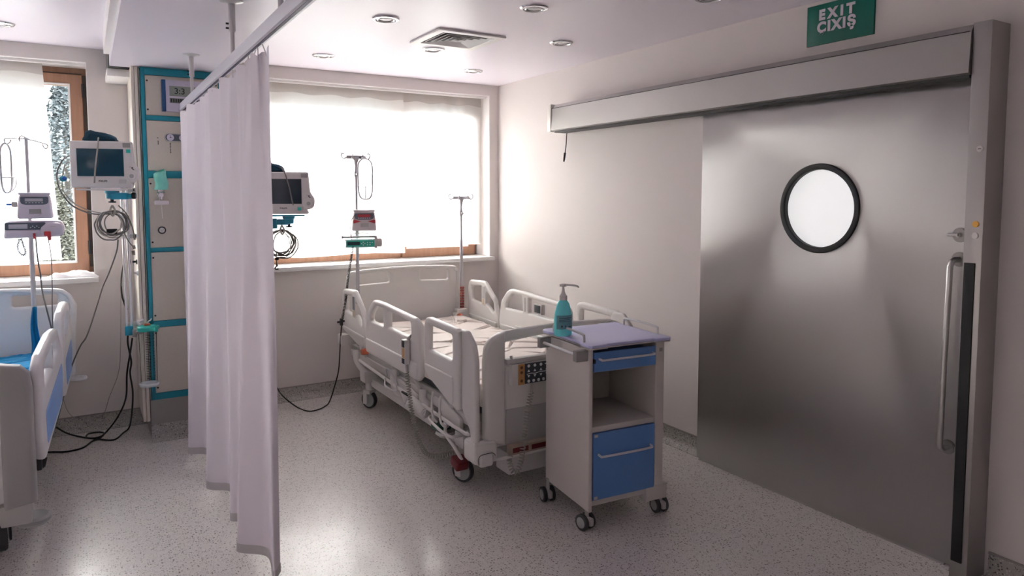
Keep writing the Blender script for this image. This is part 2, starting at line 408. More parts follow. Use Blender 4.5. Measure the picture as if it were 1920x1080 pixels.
struct(MB().plate([(YF, -.02), (YB + .02, -.02), (YB + .02, HC + .02), (YF, HC + .02)], [[(SW[0], WZ[0]), (SW[1], WZ[0]), (SW[1], WZ[1]), (SW[0], WZ[1])]], .2, mx=T(XL - .1, 0, 0) @ YZ).build('wall_left', M['wall'], sharp=20))
w4 = bpy.data.objects.new('window_4', None); COL.objects.link(w4); struct(w4)
MB().plate([(SW[0], WZ[0]), (SW[1], WZ[0]), (SW[1], WZ[1]), (SW[0], WZ[1])], [[(SW[0] + .07, WZ[0] + .07), (-1.94, WZ[0] + .07), (-1.94, WZ[1] - .07), (SW[0] + .07, WZ[1] - .07)], [(-1.86, WZ[0] + .07), (SW[1] - .07, WZ[0] + .07), (SW[1] - .07, WZ[1] - .07), (-1.86, WZ[1] - .07)]], .06, .005, mx=T(XL - .1, 0, 0) @ YZ).build('frame', M['wood'], w4)
MB().box((XL - .104, SW[0] + .06, WZ[0] + .06), (XL - .098, SW[1] - .06, WZ[1] - .06)).build('fill_pane', M['frost'], w4)
struct(MB().box((XL, YF - .1, -.02), (XR + .05, YF, HC + .02)).build('wall_front', M['wall']))
# lowered soffit between the two bays, with the shadow gaps where it meets the wall box
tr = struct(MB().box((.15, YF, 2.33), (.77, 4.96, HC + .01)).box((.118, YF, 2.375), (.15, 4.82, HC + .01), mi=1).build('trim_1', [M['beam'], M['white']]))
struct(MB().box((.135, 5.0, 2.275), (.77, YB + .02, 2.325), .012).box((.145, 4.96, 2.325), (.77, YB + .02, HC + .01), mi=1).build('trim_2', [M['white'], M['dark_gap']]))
# coved vinyl skirting
def cove(pts2, name):
    """run a cove profile along a straight wall; pts2 = (start, end, inward normal)"""
    a, b, nrm = V(pts2[0]), V(pts2[1]), V(pts2[2])
    prof = [(0.0, .10), (.006, .10), (.006, .045), (.010, .028), (.018, .016), (.030, .008), (.05, .003), (.05, 0), (0, 0)]
    mb = MB(); bm = bmesh.new(); r = []
    for p in (a, b): r.append([bm.verts.new((p.x + nrm.x * d, p.y + nrm.y * d, z)) for d, z in prof])
    n = len(prof)
    for k in range(n): bm.faces.new((r[0][k], r[0][(k + 1) % n], r[1][(k + 1) % n], r[1][k]))
    bm.faces.new(r[0]); bm.faces.new(r[1][::-1]); mb._take(bm, 0)
    lo = a + nrm * 0; hi = b + nrm * .009
    mb.box((min(lo.x, hi.x), min(lo.y, hi.y), .098), (max(lo.x, hi.x), max(lo.y, hi.y), .105), mi=1)
    return struct(mb.build(name, [M['cove'], M['trim_line']], sharp=30))
cove(((XL, YB), (XR, YB), (0, -1)), 'baseboard_back')
cove(((XR, YB), (XR, 2.92), (-1, 0)), 'baseboard_right')
cove(((XR, 1.36), (XR, YF), (-1, 0)), 'baseboard_front_right')

# ------------------------------------------------------------------ windows
def window(k, a, b, open_right=False):
    w = bpy.data.objects.new('window_%d' % k, None); COL.objects.link(w); struct(w)
    z0, z1 = WZ; y0 = 5.58
    # stone sill board
    MB().box((a - .02, 5.285, z0 - .028), (b + .02, 5.60, z0 + .007), .008).build('sill', M['sill'], w)
    # painted reveal lining
    MB().box((b - .004, 5.343, z0), (b + .001, 5.69, z1)).box((a - .001, 5.343, z0), (a + .004, 5.69, z1)).box((a, 5.343, z1 - .004), (b, 5.69, z1 + .001)).build('reveal_lining', M['white'], w)
    # outer frame
    MB().plate([(a, z0), (b, z0), (b, z1), (a, z1)], [[(a + .035, z0 + .045), (b - .035, z0 + .045), (b - .035, z1 - .04), (a + .035, z1 - .04)]], .07, .004, mx=T(0, 5.655, 0) @ XZ).build('outer_frame', M['wood'], w)
    MB().box((b - .034, 5.612, z0 + .05), (b - .004, 5.622, z1 - .05)).box((a + .03, 5.612, z1 - .060), (b - .03, 5.622, z1 - .04)).build('recess_shade_strip', M['recess_shade'], w)  # dark strips painted in for the shade inside the frame recess
    xm = a + (b - a) * .63 if k == 1 else (a + b) / 2
    for s, (p, q) in enumerate(((a + .03, xm - .005), (xm + .005, b - .028))):
        zb = z0 + .008
        yy = 5.615 if not (k == 1 and s == 1) else 5.595
        wl, wr = (.082, .045) if s == 0 else (.045, .082)
        f = MB().plate([(p, zb), (q, zb), (q, z1 - .05), (p, z1 - .05)], [[(p + wl, zb + .085), (q - wr, zb + .085), (q - wr, z1 - .125), (p + wl, z1 - .125)]], .06, .006, mx=T(0, yy, 0) @ XZ).build('casement', M['wood'], w)
        MB().box((p + wl - .002, yy - .004, zb + .08), (q - wr + .002, yy + .004, z1 - .12)).build('pane', M['glass'], f)
        e = .0125
        MB().plate([(p + wl - .012, zb + .073), (q - wr + .012, zb + .073), (q - wr + .012, z1 - .113), (p + wl - .012, z1 - .113)], [[(p + wl, zb + .085), (q - wr, zb + .085), (q - wr, z1 - .125), (p + wl, z1 - .125)]], .012, .003, mx=T(0, yy - .031, 0) @ XZ).build('glazing_bead', M['white'], f)
        for zz in (z0 + .14, z1 - .2):
            MB().cyl((q + .004 if s else p - .004, yy - .035, zz), (q + .004 if s else p - .004, yy - .035, zz + .09), .009, n=12).build('hinge', M['blackp'], f)
    # white curtain track under the lintel
    MB().box((a + .01, 5.385, z1 - .020), (b - .01, 5.42, z1 - .002), .003).build('curtain_track', M['white'], w)
    return w
window(1, *W[0]); window(2, *W[1]); window(3, *W[2])

def sheer(name, label, x0, x1, zb, zt, y, amp, waves, seed, skew=0.0, skew_b=0.0):
    rnd = random.Random(seed); ph = [rnd.uniform(0, 6.28) for _ in range(6)]
    def fn(u, v):
        x = x0 + (x1 - x0) * u + (skew * v + skew_b * (1 - v)) * (u if skew or skew_b else 0)
        z = zb + (zt - zb) * v
        top = v ** 3
        dy = amp * (sin(u * waves * 2 * pi + ph[0]) * .6 + sin(u * waves * 1.37 * 2 * pi + ph[1] + v) * .4) * (1 - .6 * top)
        dz = -.008 * (1 + sin(u * waves * .8 * 2 * pi + ph[2])) * top * (1 if v < .999 else .15) + .006 * sin(u * 9 + ph[3]) * (1 - v)
        return (x, y + dy, z + dz)
    o = MB().grid(fn, 120, 30, mfn=lambda u, v: 1 if v > .945 else 0).build(name, [M['sheer'], M['sheer_hem']], sharp=0, recalc=False)
    MB().grid(lambda u, v: tuple(V(fn(u, .945 + .05 * v)) + V((0, -.004, 0))), 120, 2).build('heading_tape', M['sheer_hem'], o, sharp=0, recalc=False)
    return tag(o, label, 'sheer curtain', 'sheer window curtains')
sheer('sheer_curtain', 'white sheer curtain, left panel of the window behind the right bed', 1.06, 2.255, 1.075, 2.3975, 5.45, .018, 5, 1)
sheer('sheer_curtain', 'shorter white sheer panel next to the room corner, over the orange wood frame', 2.225, 2.992, 1.112, 2.3975, 5.48, .020, 4, 2)
sheer('sheer_curtain', 'white sheer curtain drawn left of the uncovered pane, far left of the room', -1.90, -.205, 1.13, 2.3975, 5.45, .018, 6, 3, skew=-.005, skew_b=.055)

# ------------------------------------------------------------------ outside
def hill():
    def fn(u, v):
        x = -60 + 130 * u; y = 9 + 60 * v
        return (x, y, -4 + 22 * v * v + 2 * sin(x * .12) * v + .6 * sin(x * .5 + y * .3))
    o = MB().grid(fn, 50, 30).build('hillside', M['hill'], sharp=0); struct(o)
hill()
def tree(kind, label, x, y, z, h, r, foliage, seed):
    rnd = random.Random(seed)
    t = thing(kind, label, 'tree', (x, y, z), 0, 'trees outside the left window')
    MB().tube([(0, 0, -.5), (.03, 0, h * .5), (0, 0, h * .95)], [r * .09, r * .06, r * .01], 8).build('trunk', M['bark'], t)
    mb = MB(); bm = bmesh.new()
    for i in range(9000):                                  # leaf sprays
        f = rnd.random() ** .8; zz = h * (.06 + .94 * f); rr = r * (1.03 - f) * (.35 + .65 * rnd.random() ** .5); a = rnd.uniform(0, 6.28)
        rr *= 1 + .28 * sin(a * 5 + zz * 3.1)
        c = V((rr * cos(a), rr * sin(a), zz + .12 * sin(a * 3))); q = r * rnd.uniform(.02, .05)
        d1 = V((rnd.uniform(-1, 1), rnd.uniform(-1, 1), rnd.uniform(-.7, .4))).normalized() * q
        d2 = d1.cross(V((rnd.uniform(-1, 1), rnd.uniform(-1, 1), rnd.uniform(-1, 1)))).normalized() * q * .45
        vs = [bm.verts.new(c + d) for d in (-d1, d2, d1, -d2)]
        bm.faces.new(vs)
    mb._take(bm)
    mb.build('crown', foliage, t, sharp=0)
tree('conifer', 'tall blue-green conifer seen through the uncovered pane at far left', -.30, 15.5, -3.2, 7.2, 1.3, M['foliage'], 3)
tree('shrub_tree', 'pale green shrubby tree low in the uncovered pane at far left', -.27, 9.9, -2.5, 4.1, .8, M['foliage2'], 4)

# ------------------------------------------------------------------ sliding door
d = bpy.data.objects.new('door_1', None); COL.objects.link(d); struct(d)
pc = (2.140, 1.485)
MB().plate([(1.43, .012), (2.895, .012), (2.895, 2.06), (1.43, 2.06)], [circle(*pc, .196, 64)], .045, .002, mx=T(3.0425, 0, 0) @ YZ).build('door_leaf', M['steel'], d, sharp=25)
ring = MB().plate(circle(*pc, .216, 72), [circle(*pc, .187, 72)], .055, .006, mx=T(3.04, 0, 0) @ YZ).build('porthole_gasket', M['black'], d)
MB().plate(circle(*pc, .196, 64), [], .012, .001, mx=T(3.046, 0, 0) @ YZ).build('porthole_glass', M['porthole'], ring)
# header cover
hp = [(3.09, 2.208), (2.965, 2.208), (2.942, 2.180), (2.932, 2.022), (2.945, 2.016), (3.09, 2.016)]
mb = MB(); bm = bmesh.new(); ra = [bm.verts.new((x, 1.445, z)) for x, z in hp]; rb = [bm.verts.new((x, 4.30, z)) for x, z in hp]
for k in range(6): bm.faces.new((ra[k], ra[(k + 1) % 6], rb[(k + 1) % 6], rb[k]))
bm.faces.new(ra); bm.faces.new(rb[::-1]); mb._take(bm)
hd = mb.build('header_cover', M['steel_trim'], d, sharp=15)
MB().box((2.9395, 1.45, 2.1785), (2.9435, 4.30, 2.1815)).build('cover_seam', M['dark_gap'], hd)
MB().box((2.93, 4.30, 2.012), (3.09, 4.345, 2.212), .004).build('end_cap', M['alu'], hd)
MB().box((2.95, 1.45, 2.004), (3.05, 4.28, 2.017)).build('guide_track', M['dark_gap'], hd)
# jamb
jb = MB().box((2.95, 1.375, 0), (3.09, 1.443, 2.212), .004).build('door_jamb', M['steel_trim'], d)
MB().box((2.944, 1.396, .075), (2.952, 1.436, 1.285), .002).build('finger_guard', M['black'], jb)
for yy, zz, mm in ((1.398, 1.727, 'satin'), (1.401, 1.437, 'brass'), (1.401, 1.392, 'satin')):
    s = MB().cyl((2.951, yy, zz), (2.944, yy, zz), .0125, n=20, bev=.002).build('screw_cap', M[mm], jb)
    if zz > 1.5: MB().box((2.9435, yy - .006, zz - .0012), (2.9445, yy + .006, zz + .0012)).build('slot', M['dark_gap'], s)
# pull handle
ph = MB().tube([(3.02, 1.487, 1.290), (2.975, 1.487, 1.290), (2.962, 1.49, 1.283), (2.957, 1.493, 1.262), (2.957, 1.499, .90), (2.957, 1.503, .54), (2.962, 1.503, .518), (2.975, 1.501, .510), (3.02, 1.501, .510)], .0115, 14).build('pull_handle', M['satin'], d)
for zz, yy in ((1.290, 1.487), (.510, 1.501)):
    MB().cyl((3.021, yy, zz), (3.008, yy, zz), .030, n=32, bev=.004).build('rosette', M['rosette'], ph)
lk = MB().cyl((3.021, 1.487, 1.389), (3.008, 1.487, 1.389), .030, n=32, bev=.004).build('lock_rosette', M['rosette'], d)
MB().cyl((3.014, 1.487, 1.389), (2.99, 1.487, 1.389), .009, n=16).box((2.982, 1.482, 1.384), (2.992, 1.525, 1.396), .004).build('thumb_turn', M['satin'], lk)
MB().box((3.025, 1.5, .0), (3.05, 2.88, .012)).build('floor_guide', M['satin'], d)

tag(MB().tube([(3.06, 4.27, 2.02), (3.05, 4.265, 1.99), (3.05, 4.27, 1.93), (3.05, 4.285, 1.86), (3.05, 4.29, 1.85)], .0035, 8, smooth=6).cyl((3.05, 4.286, 1.862), (3.05, 4.297, 1.808), .009, .007, n=12, bev=.002).cyl((3.05, 4.297, 1.81), (3.05, 4.299, 1.797), .006, n=10).build('dangling_cord', M['cord_blk']),
    'short black cord with plug hanging from the left end of the steel door header', 'cord')

# exit sign
sg = thing('exit_sign', 'green exit sign with white letters on the wall above the steel door', 'sign', (3.09, 2.10, 2.375))
MB().box((-.012, -.172, -.097), (0, .175, .095), .002).build('sign_board', M['sign'], sg)
def sgtext(s, z, size, sp): return MB().text(s, size, .0012, mx=T(-.0125, .016, z) @ Matrix(((0, 0, -1, 0), (-1, 0, 0, 0), (0, 1, 0, 0), (0, 0, 0, 1))), off=.0036, spacing=sp)
sgtext('EXIT', .041, .064, 1.55).build('lettering', M['signtxt'], sg)
sgtext('ÇIXIŞ', -.018, .066, 1.24).build('lettering', M['signtxt'], sg)

# ------------------------------------------------------------------ ceiling fittings
def downlight(x, y, label):
    t = thing('downlight', label, 'ceiling light', (x, y, HC), 0, 'recessed ceiling downlights')
    MB().lathe([(.073, 0.0), (.073, -.004), (.068, -.010), (.056, -.012), (.054, -.009), (.0525, -.0005)], 40).build('trim_ring', M['chrome'], t)
    MB().lathe([(.0545, -.0006), (.054, -.0025), (.049, -.003), (.0485, -.0006)], 36).build('groove', M['dark_gap'], t)
    MB().lathe([(.049, -.0008), (.048, -.010), (.042, -.013), (.039, -.011), (.038, -.0008)], 36).build('inner_ring', M['lamp_in'], t)
    MB().lathe([(.0385, -.0035), (.030, -.0075), (.015, -.010), (.0001, -.0108)], 32).build('lens', M['lamp_gl'], t)
    return t
LX, LY = (1.402, 1.962, 2.545), (3.62, 4.775)
downlight(LX[0], LY[0], 'ceiling downlight left of the square vent, nearest the curtain rail')
downlight(LX[0], LY[1], 'ceiling downlight above the left part of the curtained right window')
downlight(1.962, 3.03, 'ceiling downlight in front of the vent, at the top middle of the photo')
downlight(1.956, 4.214, 'ceiling downlight just behind the square vent')
downlight(LX[2], LY[0], 'ceiling downlight right of the vent, above the left end of the door header')
downlight(LX[2], LY[1], 'ceiling downlight closest to the room corner by the window')
downlight(2.575, 2.44, 'ceiling downlight left of the exit sign, cut by the top edge')
downlight(-.372, 4.81, 'ceiling downlight in the left bay above the left bed')

vt = thing('ceiling_vent', 'square white slatted air vent in the ceiling among the downlights', 'vent', (1.952, 3.868, HC))
MB().plate([(-.218, -.213), (.218, -.213), (.218, .213), (-.218, .213)], [[(-.168, -.163), (.168, -.163), (.168, .163), (-.168, .163)]], .012, .004, mx=T(0, 0, -.007)).build('frame', M['white'], vt)
MB().box((-.17, -.165, -.002), (.17, .165, .0)).build('backing', M['dark_gap'], vt)
for i, h in enumerate((.160, .129, .098, .067, .034)):
    mb = MB(); bm = bmesh.new()
    o_ = [bm.verts.new((sx * h, sy * h, -.0125)) for sx, sy in ((-1, -1), (1, -1), (1, 1), (-1, 1))]
    i_ = [bm.verts.new((sx * (h - .020), sy * (h - .020), -.006)) for sx, sy in ((-1, -1), (1, -1), (1, 1), (-1, 1))]
    for k in range(4): bm.faces.new((o_[k], o_[(k + 1) % 4], i_[(k + 1) % 4], i_[k]))
    if h < .04: bm.faces.new(i_)
    bmesh.ops.solidify(bm, geom=bm.faces[:], thickness=.002)
    mb._take(bm); mb.build('slat_ring', M['vent_white'], vt, sharp=20)

# ------------------------------------------------------------------ curtain rail + privacy curtain
RXc = .53
rl = thing('curtain_rail', 'lilac-white overhead rail on ceiling rods carrying the privacy curtain', 'curtain rail', (RXc, 4.86, 2.09))
MB().box((-.016, -4.2, -.022), (.016, -.035, .022), .003).build('track_channel', M['track'], rl)
MB().box((-.005, -4.2, -.0235), (.005, -.04, -.0215)).build('track_slot', M['trackdark'], rl)
for yy in (4.33, 3.06, 2.24):
    r_ = MB().cyl((0, yy - 4.86, .02), (0, yy - 4.86, .24), .0085, n=14).cyl((0, yy - 4.86, .115), (0, yy - 4.86, .236), .0135, n=14, bev=.003).build('hanger_rod', M['rail_white'], rl)
    MB().lathe([(.045, .24), (.045, .236), (.02, .232), (.0135, .228)], 28, mx=T(0, yy - 4.86, 0)).build('ceiling_flange', M['rail_white'], r_)
    MB().cyl((-.012, yy - 4.86, .13), (-.024, yy - 4.86, .13), .004, n=8).cyl((-.012, yy - 4.86, .148), (-.024, yy - 4.86, .148), .004, n=8).build('set_screw', M['blackp'], r_)

bot = [(.53, 4.83), (.50, 4.72), (.56, 4.60), (.452, 4.36), (.54, 4.28), (.592, 4.06), (.472, 3.79), (.565, 3.68), (.605, 3.53), (.514, 3.35), (.548, 3.295), (.580, 3.15), (.487, 3.03), (.586, 2.915), (.566, 2.72), (.604, 2.77)]
NB = len(bot); topP = [(RXc + .014 * (-1) ** i, 4.83 + (2.74 - 4.83) * (i / (NB - 4)) ** .97) for i in range(NB - 3)] + [(.508, 2.630), (.543, 2.603), (.530, 2.470)]
tb = catmull([(x, y, 0) for x, y in topP], 12)
cb = catmull([(x, y, 0) for x, y in bot], 12)
pleats = 15
def curtain_pt(u, v):
    """v 0 at hem, 1 at the rail"""
    k = u * (len(cb) - 1); i = min(int(k), len(cb) - 2); f = k - i; B = cb[i].lerp(cb[i + 1], f)
    Tp = tb[i].lerp(tb[i + 1], f); ty = Tp.y
    # the folds carry their side-swing upwards, fading into narrow pinch pleats at the heading
    sw = B.x - RXc
    topx = Tp.x + sw * .18 + .011 * sin(u * pleats * 2 * pi) * (.3 + .7 * v ** 3) * (1 if u < .8 else .2)
    s = (1 - v) ** .75
    x = topx * (1 - s) + B.x * s + .007 * sin(u * 31 + v * 5) * v * (1 - v) * 2
    y = ty * (1 - s) + B.y * s + .006 * cos(u * pleats * 2 * pi) * v ** 6
    sag = .014 * (1 - cos(u * 15 * 2 * pi)) * .5
    return (x, y, .062 + (2.052 - sag - .062) * v)
cu_ = MB().grid(curtain_pt, 300, 60, mfn=lambda u, v: 0).build('privacy_curtain', M['drape'], sharp=0, recalc=False)
tag(cu_, 'white full-length privacy curtain hanging in folds from the overhead rail', 'curtain')
MB().grid(lambda u, v: tuple(V(curtain_pt(u, .001 + .020 * v)) + V((-.0025, 0, 0))), 300, 2).grid(lambda u, v: tuple(V(curtain_pt(u, .001 + .020 * v)) + V((.0025, 0, 0))), 300, 2).build('hem', M['drape_hem'], cu_, sharp=0, recalc=False)
for k in range(16):
    u = (k + .5) / 16; p = V(curtain_pt(u, 1))
    MB().tube([(RXc, p.y, 2.072), (RXc + .006, p.y, 2.060), (p.x, p.y, p.z - .012), (p.x + .004, p.y, p.z - .016)], .0018, 6, smooth=3).build('glider_hook', M['rail_white'], cu_)
# ------------------------------------------------------------------ medical service column
X0, X1, YC = .308, .772, 4.88
col = thing('service_column', 'floor-to-soffit medical column with beige panels edged in teal strips', 'service column', (.54, YC, 0))
def cx(x): return x - .54
mb = MB().box((cx(X0 + .006), .012, .13), (cx(X1 - .006), .458, 2.328))
mb.build('core', M['beige_post'], col)
for s in (-1, 1):
    b = cx(.26) if s < 0 else cx(.785); 
    mb = MB()
    for a, w, dy in ((0, .017, .006), (.019, .018, .0), (.038, .009, .010)):
        xa = (cx(.258) + a) if s < 0 else (-cx(.258) - a - w)
        mb.box((xa, dy, .13), (xa + w, .45, 2.328), .003)
    mb.build('side_profile', M['beige_post'], col)
MB().box((cx(.2985) - .0015, .008, .13), (cx(.2985) + .0015, .02, 2.327)).build('profile_groove', M['dark_gap'], col)
# teal strips
zs = [(2.283, 2.327), (2.008, 2.038), (1.655, 1.698), (1.195, 1.222), (.722, .762), (.263, .304)]
for a, b in ((X0, .331), (.749, X1)):
    MB().box((cx(a), -.004, .263), (cx(b), .014, 2.327), .002).build('upright_strip', M['teal'], col)
for a, b in zs:
    MB().box((cx(.331), -.003, a), (cx(.749), .014, b), .0015).build('cross_strip', M['teal'], col)
for (a, b), (c, d_) in zip(zs[1:], zs[:-1]):
    p = MB().box((cx(.3325), 0, b + .002), (cx(.7475), .014, c - .002), .0015).build('panel', M['beige'], col)
    top = c
    for sx in (.344, .736):
        for zz in (b + .035, top - .035):
            if b == 1.698 and sx < .5: continue
            MB().cyl((cx(sx), .001, zz), (cx(sx), -.0025, zz), .0058, n=14, bev=.001).build('panel_screw', M['black'], p)
MB().box((cx(.30), .0, .105), (cx(.78), .45, .262), .002).build('plinth', M['plinth'], col)
cvm = MB(); bm = bmesh.new(); prof = [(0.0, .106), (-.004, .106), (-.006, .05), (-.018, .018), (-.045, .003), (-.045, 0), (0, 0)]
ra = [bm.verts.new((cx(.30), .004 + d_, z)) for d_, z in prof]; rb = [bm.verts.new((cx(.78), .004 + d_, z)) for d_, z in prof]
for k in range(7): bm.faces.new((ra[k], ra[(k + 1) % 7], rb[(k + 1) % 7], rb[k]))
bm.faces.new(ra); bm.faces.new(rb[::-1]); cvm._take(bm)
cvm.box((cx(.302), .004, 0), (cx(.778), .45, .106)).build('coved_base', M['cove'], col)
# equipment rails on both flanks
def flank_rail(s):
    r_ = MB().cyl((s * -.330, -.03, .70), (s * -.330, -.03, 1.62), .0095, n=16).build('rail_rod', M['chrome'], col)
    MB().cyl((s * -.356, -.03, .74), (s * -.356, -.03, 1.62), .0075, n=16).build('rail_rod', M['chrome'], col)
    for zz in (.76, 1.30, 1.58):
        MB().box((s * -.365, -.036, zz - .012), (s * -.278, -.022, zz + .012), .003).box((s * -.300, -.036, zz - .012), (s * -.284, .06, zz + .012), .003).build('rail_bracket', M['satin'], r_)
    MB().box((s * -.368, -.048, .694), (s * -.322, -.012, .752), .006).build('rail_clamp', M['tealp'], r_)
flank_rail(1); flank_rail(-1)
MB().cyl((cx(.228), -.03, 1.143), (cx(.248), -.03, 1.143), .006, n=12).cyl((cx(.246), -.03, 1.143), (cx(.254), -.03, 1.143), .013, .018, n=18).build('black_hook', M['blackp'], col, label='black knob hook on the column side rail')
MB().cyl((cx(.228), -.03, 1.075), (cx(.248), -.03, 1.075), .006, n=12).cyl((cx(.246), -.03, 1.075), (cx(.256), -.03, 1.075), .012, .02, n=18).build('white_hook', M['rail_white'], col, label='white knob hook below the black one')
# pressure gauge window
cap = fillet([(-.068, -.027, .026), (.068, -.027, .026), (.068, .027, .026), (-.068, .027, .026)], 10)
g = MB().plate(cap, [], .012, .003, mx=T(cx(.497), -.006, 1.906) @ XZ).build('gauge_window', M['mon2'], col)
MB().plate(fillet([(-.062, -.021, .02), (.062, -.021, .02), (.062, .021, .02), (-.062, .021, .02)], 10), [], .004, .001, mx=T(cx(.497), -.0125, 1.906) @ XZ).build('window_inset', mat('slate_blue_inset', (.07, .085, .115), .3), g)
for xx in (.462, .532):
    q = MB().cyl((cx(xx), -.013, 1.906), (cx(xx), -.0165, 1.906), .0205, n=32, bev=.001).build('gauge_dial', M['disp_face'], g)
    MB().box((cx(xx) - .001, -.0178, 1.906), (cx(xx) + .001, -.0165, 1.920)).box((cx(xx), -.0178, 1.905), (cx(xx) + .010, -.0165, 1.907)).cyl((cx(xx), -.0165, 1.906), (cx(xx), -.018, 1.906), .003, n=10).build('dial_needle', M['black'], q)
mb = MB()
for k in range(7): mb.box((cx(.462) - .003, -.0008, 1.868 - k * .0095), (cx(.462) + .003, .001, 1.874 - k * .0095))
mb.box((cx(.392), -.0008, 1.86), (cx(.396), .001, 1.885)).box((cx(.388), -.0008, 1.90), (cx(.396), .001, 1.904)).build('vertical_print', M['blackp'], col)
# round outlet
so = MB().cyl((cx(.398), .001, 1.331), (cx(.398), -.008, 1.331), .0235, n=32, bev=.003).build('gas_outlet', M['blackp'], col)
MB().lathe([(.016, 0), (.016, .006), (.010, .006), (.009, .001)], 28, mx=T(cx(.398), -.008, 1.331) @ RX(pi / 2)).build('outlet_collar', M['satin'], so)
MB().cyl((cx(.398), -.008, 1.331), (cx(.398), -.0125, 1.331), .004, n=14).build('outlet_pin', M['chrome'], so)

# wall display on the top panel
dp = thing('digital_display', 'white and navy digital clock display on the top column panel', 'clock', (.420, YC, 2.06))
MB().box((0, -.045, .003), (.022, -.002, .196), .003).build('side_block', M['disp_blue'], dp)
MB().box((.022, -.042, .004), (.24, -.002, .196), .004).build('case', M['disp_face'], dp)
MB().box((.043, -.0435, .098), (.22, -.041, .160), .001).build('lcd', M['lcd'], dp)
MB().text('3:3', .052, .0004, mx=T(.100, -.0442, .128) @ XZ, off=.0002).build('digits', M['lcdtxt'], dp)
l2 = MB().box((.043, -.0435, .056), (.22, -.041, .086), .001).build('lower_lcd', mat('lcd_dark_grey', (.17, .18, .18), .3), dp)
mb = MB()
for k in range(12): mb.box((.049 + k * .0135, -.0442, .061), (.055 + k * .0135, -.0434, .081))
mb.build('lcd_segments', M['lcdtxt'], l2)

# suction regulator on third panel
sr = thing('suction_regulator', 'chrome gas regulator under a mint green bag on the column', 'regulator', (.397, YC, 1.50))
MB().cyl((0, .001, .050), (0, -.05, .050), .014, n=18, bev=.002).cyl((0, -.036, .095), (0, -.036, .022), .012, .009, n=18).lathe([(.020, .085), (.020, .07), (.026, .066), (.020, .06)], 22, mx=T(0, -.036, .0)).tube([(-.014, -.04, .075), (-.018, -.045, .05), (-.010, -.046, .03), (-.012, -.044, .016)], .005, 8, smooth=4).build('regulator_body', M['chrome'], sr)
rn = random.Random(5)
def bagf(u, v):
    a = 2 * pi * u; z = .082 + .115 * v
    r = .037 * (1 - .10 * v) * (1 + .06 * sin(5 * a + v * 4)) * (.75 if v > .97 else 1)
    return (r * cos(a) + .004 * sin(v * 6), -.04 + r * .8 * sin(a), z + .012 * sin(a + 1) * v)
MB().grid(bagf, 40, 16).lathe([(.0001, .0), (.03, .0), (.029, .004), (0.0001, .006)], 24, mx=T(.003, -.04, .186)).build('mint_bag', M['mint'], sr, sharp=60)
MB().box((-.038, -.066, -.012), (.040, -.010, .016), .008).build('white_cap', M['pump_white'], sr)
MB().tube([(0, -.04, -.01), (.002, -.04, -.05), (.003, -.04, -.095)], .0016, 6).build('pull_string', M['paper'], sr)

# suction canister hanging beside the column
sc_ = thing('suction_canister', 'clear graduated suction jar with green lid hanging beside the column', 'suction jar', (.292, 4.79, .385))
MB().lathe([(.044, 0), (.046, .01), (.050, .34), (.0505, .345)], 36).build('jar', M['canister'], sc_)
MB().lathe([(.053, -.004), (.057, .002), (.057, .012), (.046, .016), (.044, .001)], 36).build('foot_ring', M['clear'], sc_)
lid = MB().lathe([(.054, .338), (.057, .342), (.057, .362), (.050, .368), (.0001, .371)], 36).box((.035, -.02, .345), (.066, .02, .366), .006).box((.03, -.04, .330), (.055, -.014, .364), .006).build('lid', M['green_lid'], sc_)
MB().box((-.018, -.012, .368), (.016, .014, .382), .004).build('lid_port', M['orange'], lid)
MB().tube([(0, 0, .375), (.004, 0, .392), (.018, 0, .400), (.024, 0, .412)], .004, 8, smooth=4).build('spout', M['clear'], lid)
mb = MB()
for k in range(28):
    w = .34 if k % 2 else .6; z = .04 + k * .0105
    r_ = .0462 + .004 * z / .34 + .0006
    for (a0, ww) in ((-1.9, w), (-1.15, w * .5)):
        n = 4
        bm = bmesh.new()
        ps = [(r_ * cos(a0 + ww * i / n), r_ * sin(a0 + ww * i / n)) for i in range(n + 1)]
        lo = [bm.verts.new((x, y, z)) for x, y in ps]; hi = [bm.verts.new((x, y, z + .0035)) for x, y in ps]
        for i in range(n): bm.faces.new((lo[i], lo[i + 1], hi[i + 1], hi[i]))
        mb._take(bm)
mb.build('scale_marks', M['black'], sc_, recalc=False)
MB().box((-.062, -.02, .322), (-.028, .05, .34), .004).box((-.08, .02, .3), (-.056, .10, .345), .004).build('bracket', M['greyblock'], sc_)
MB().tube([(-.04, .0, .375), (-.05, .01, .395), (-.025, .02, .405), (-.028, .03, .388)], .0075, 10, smooth=4).build('white_clip', M['pump_white'], sc_)

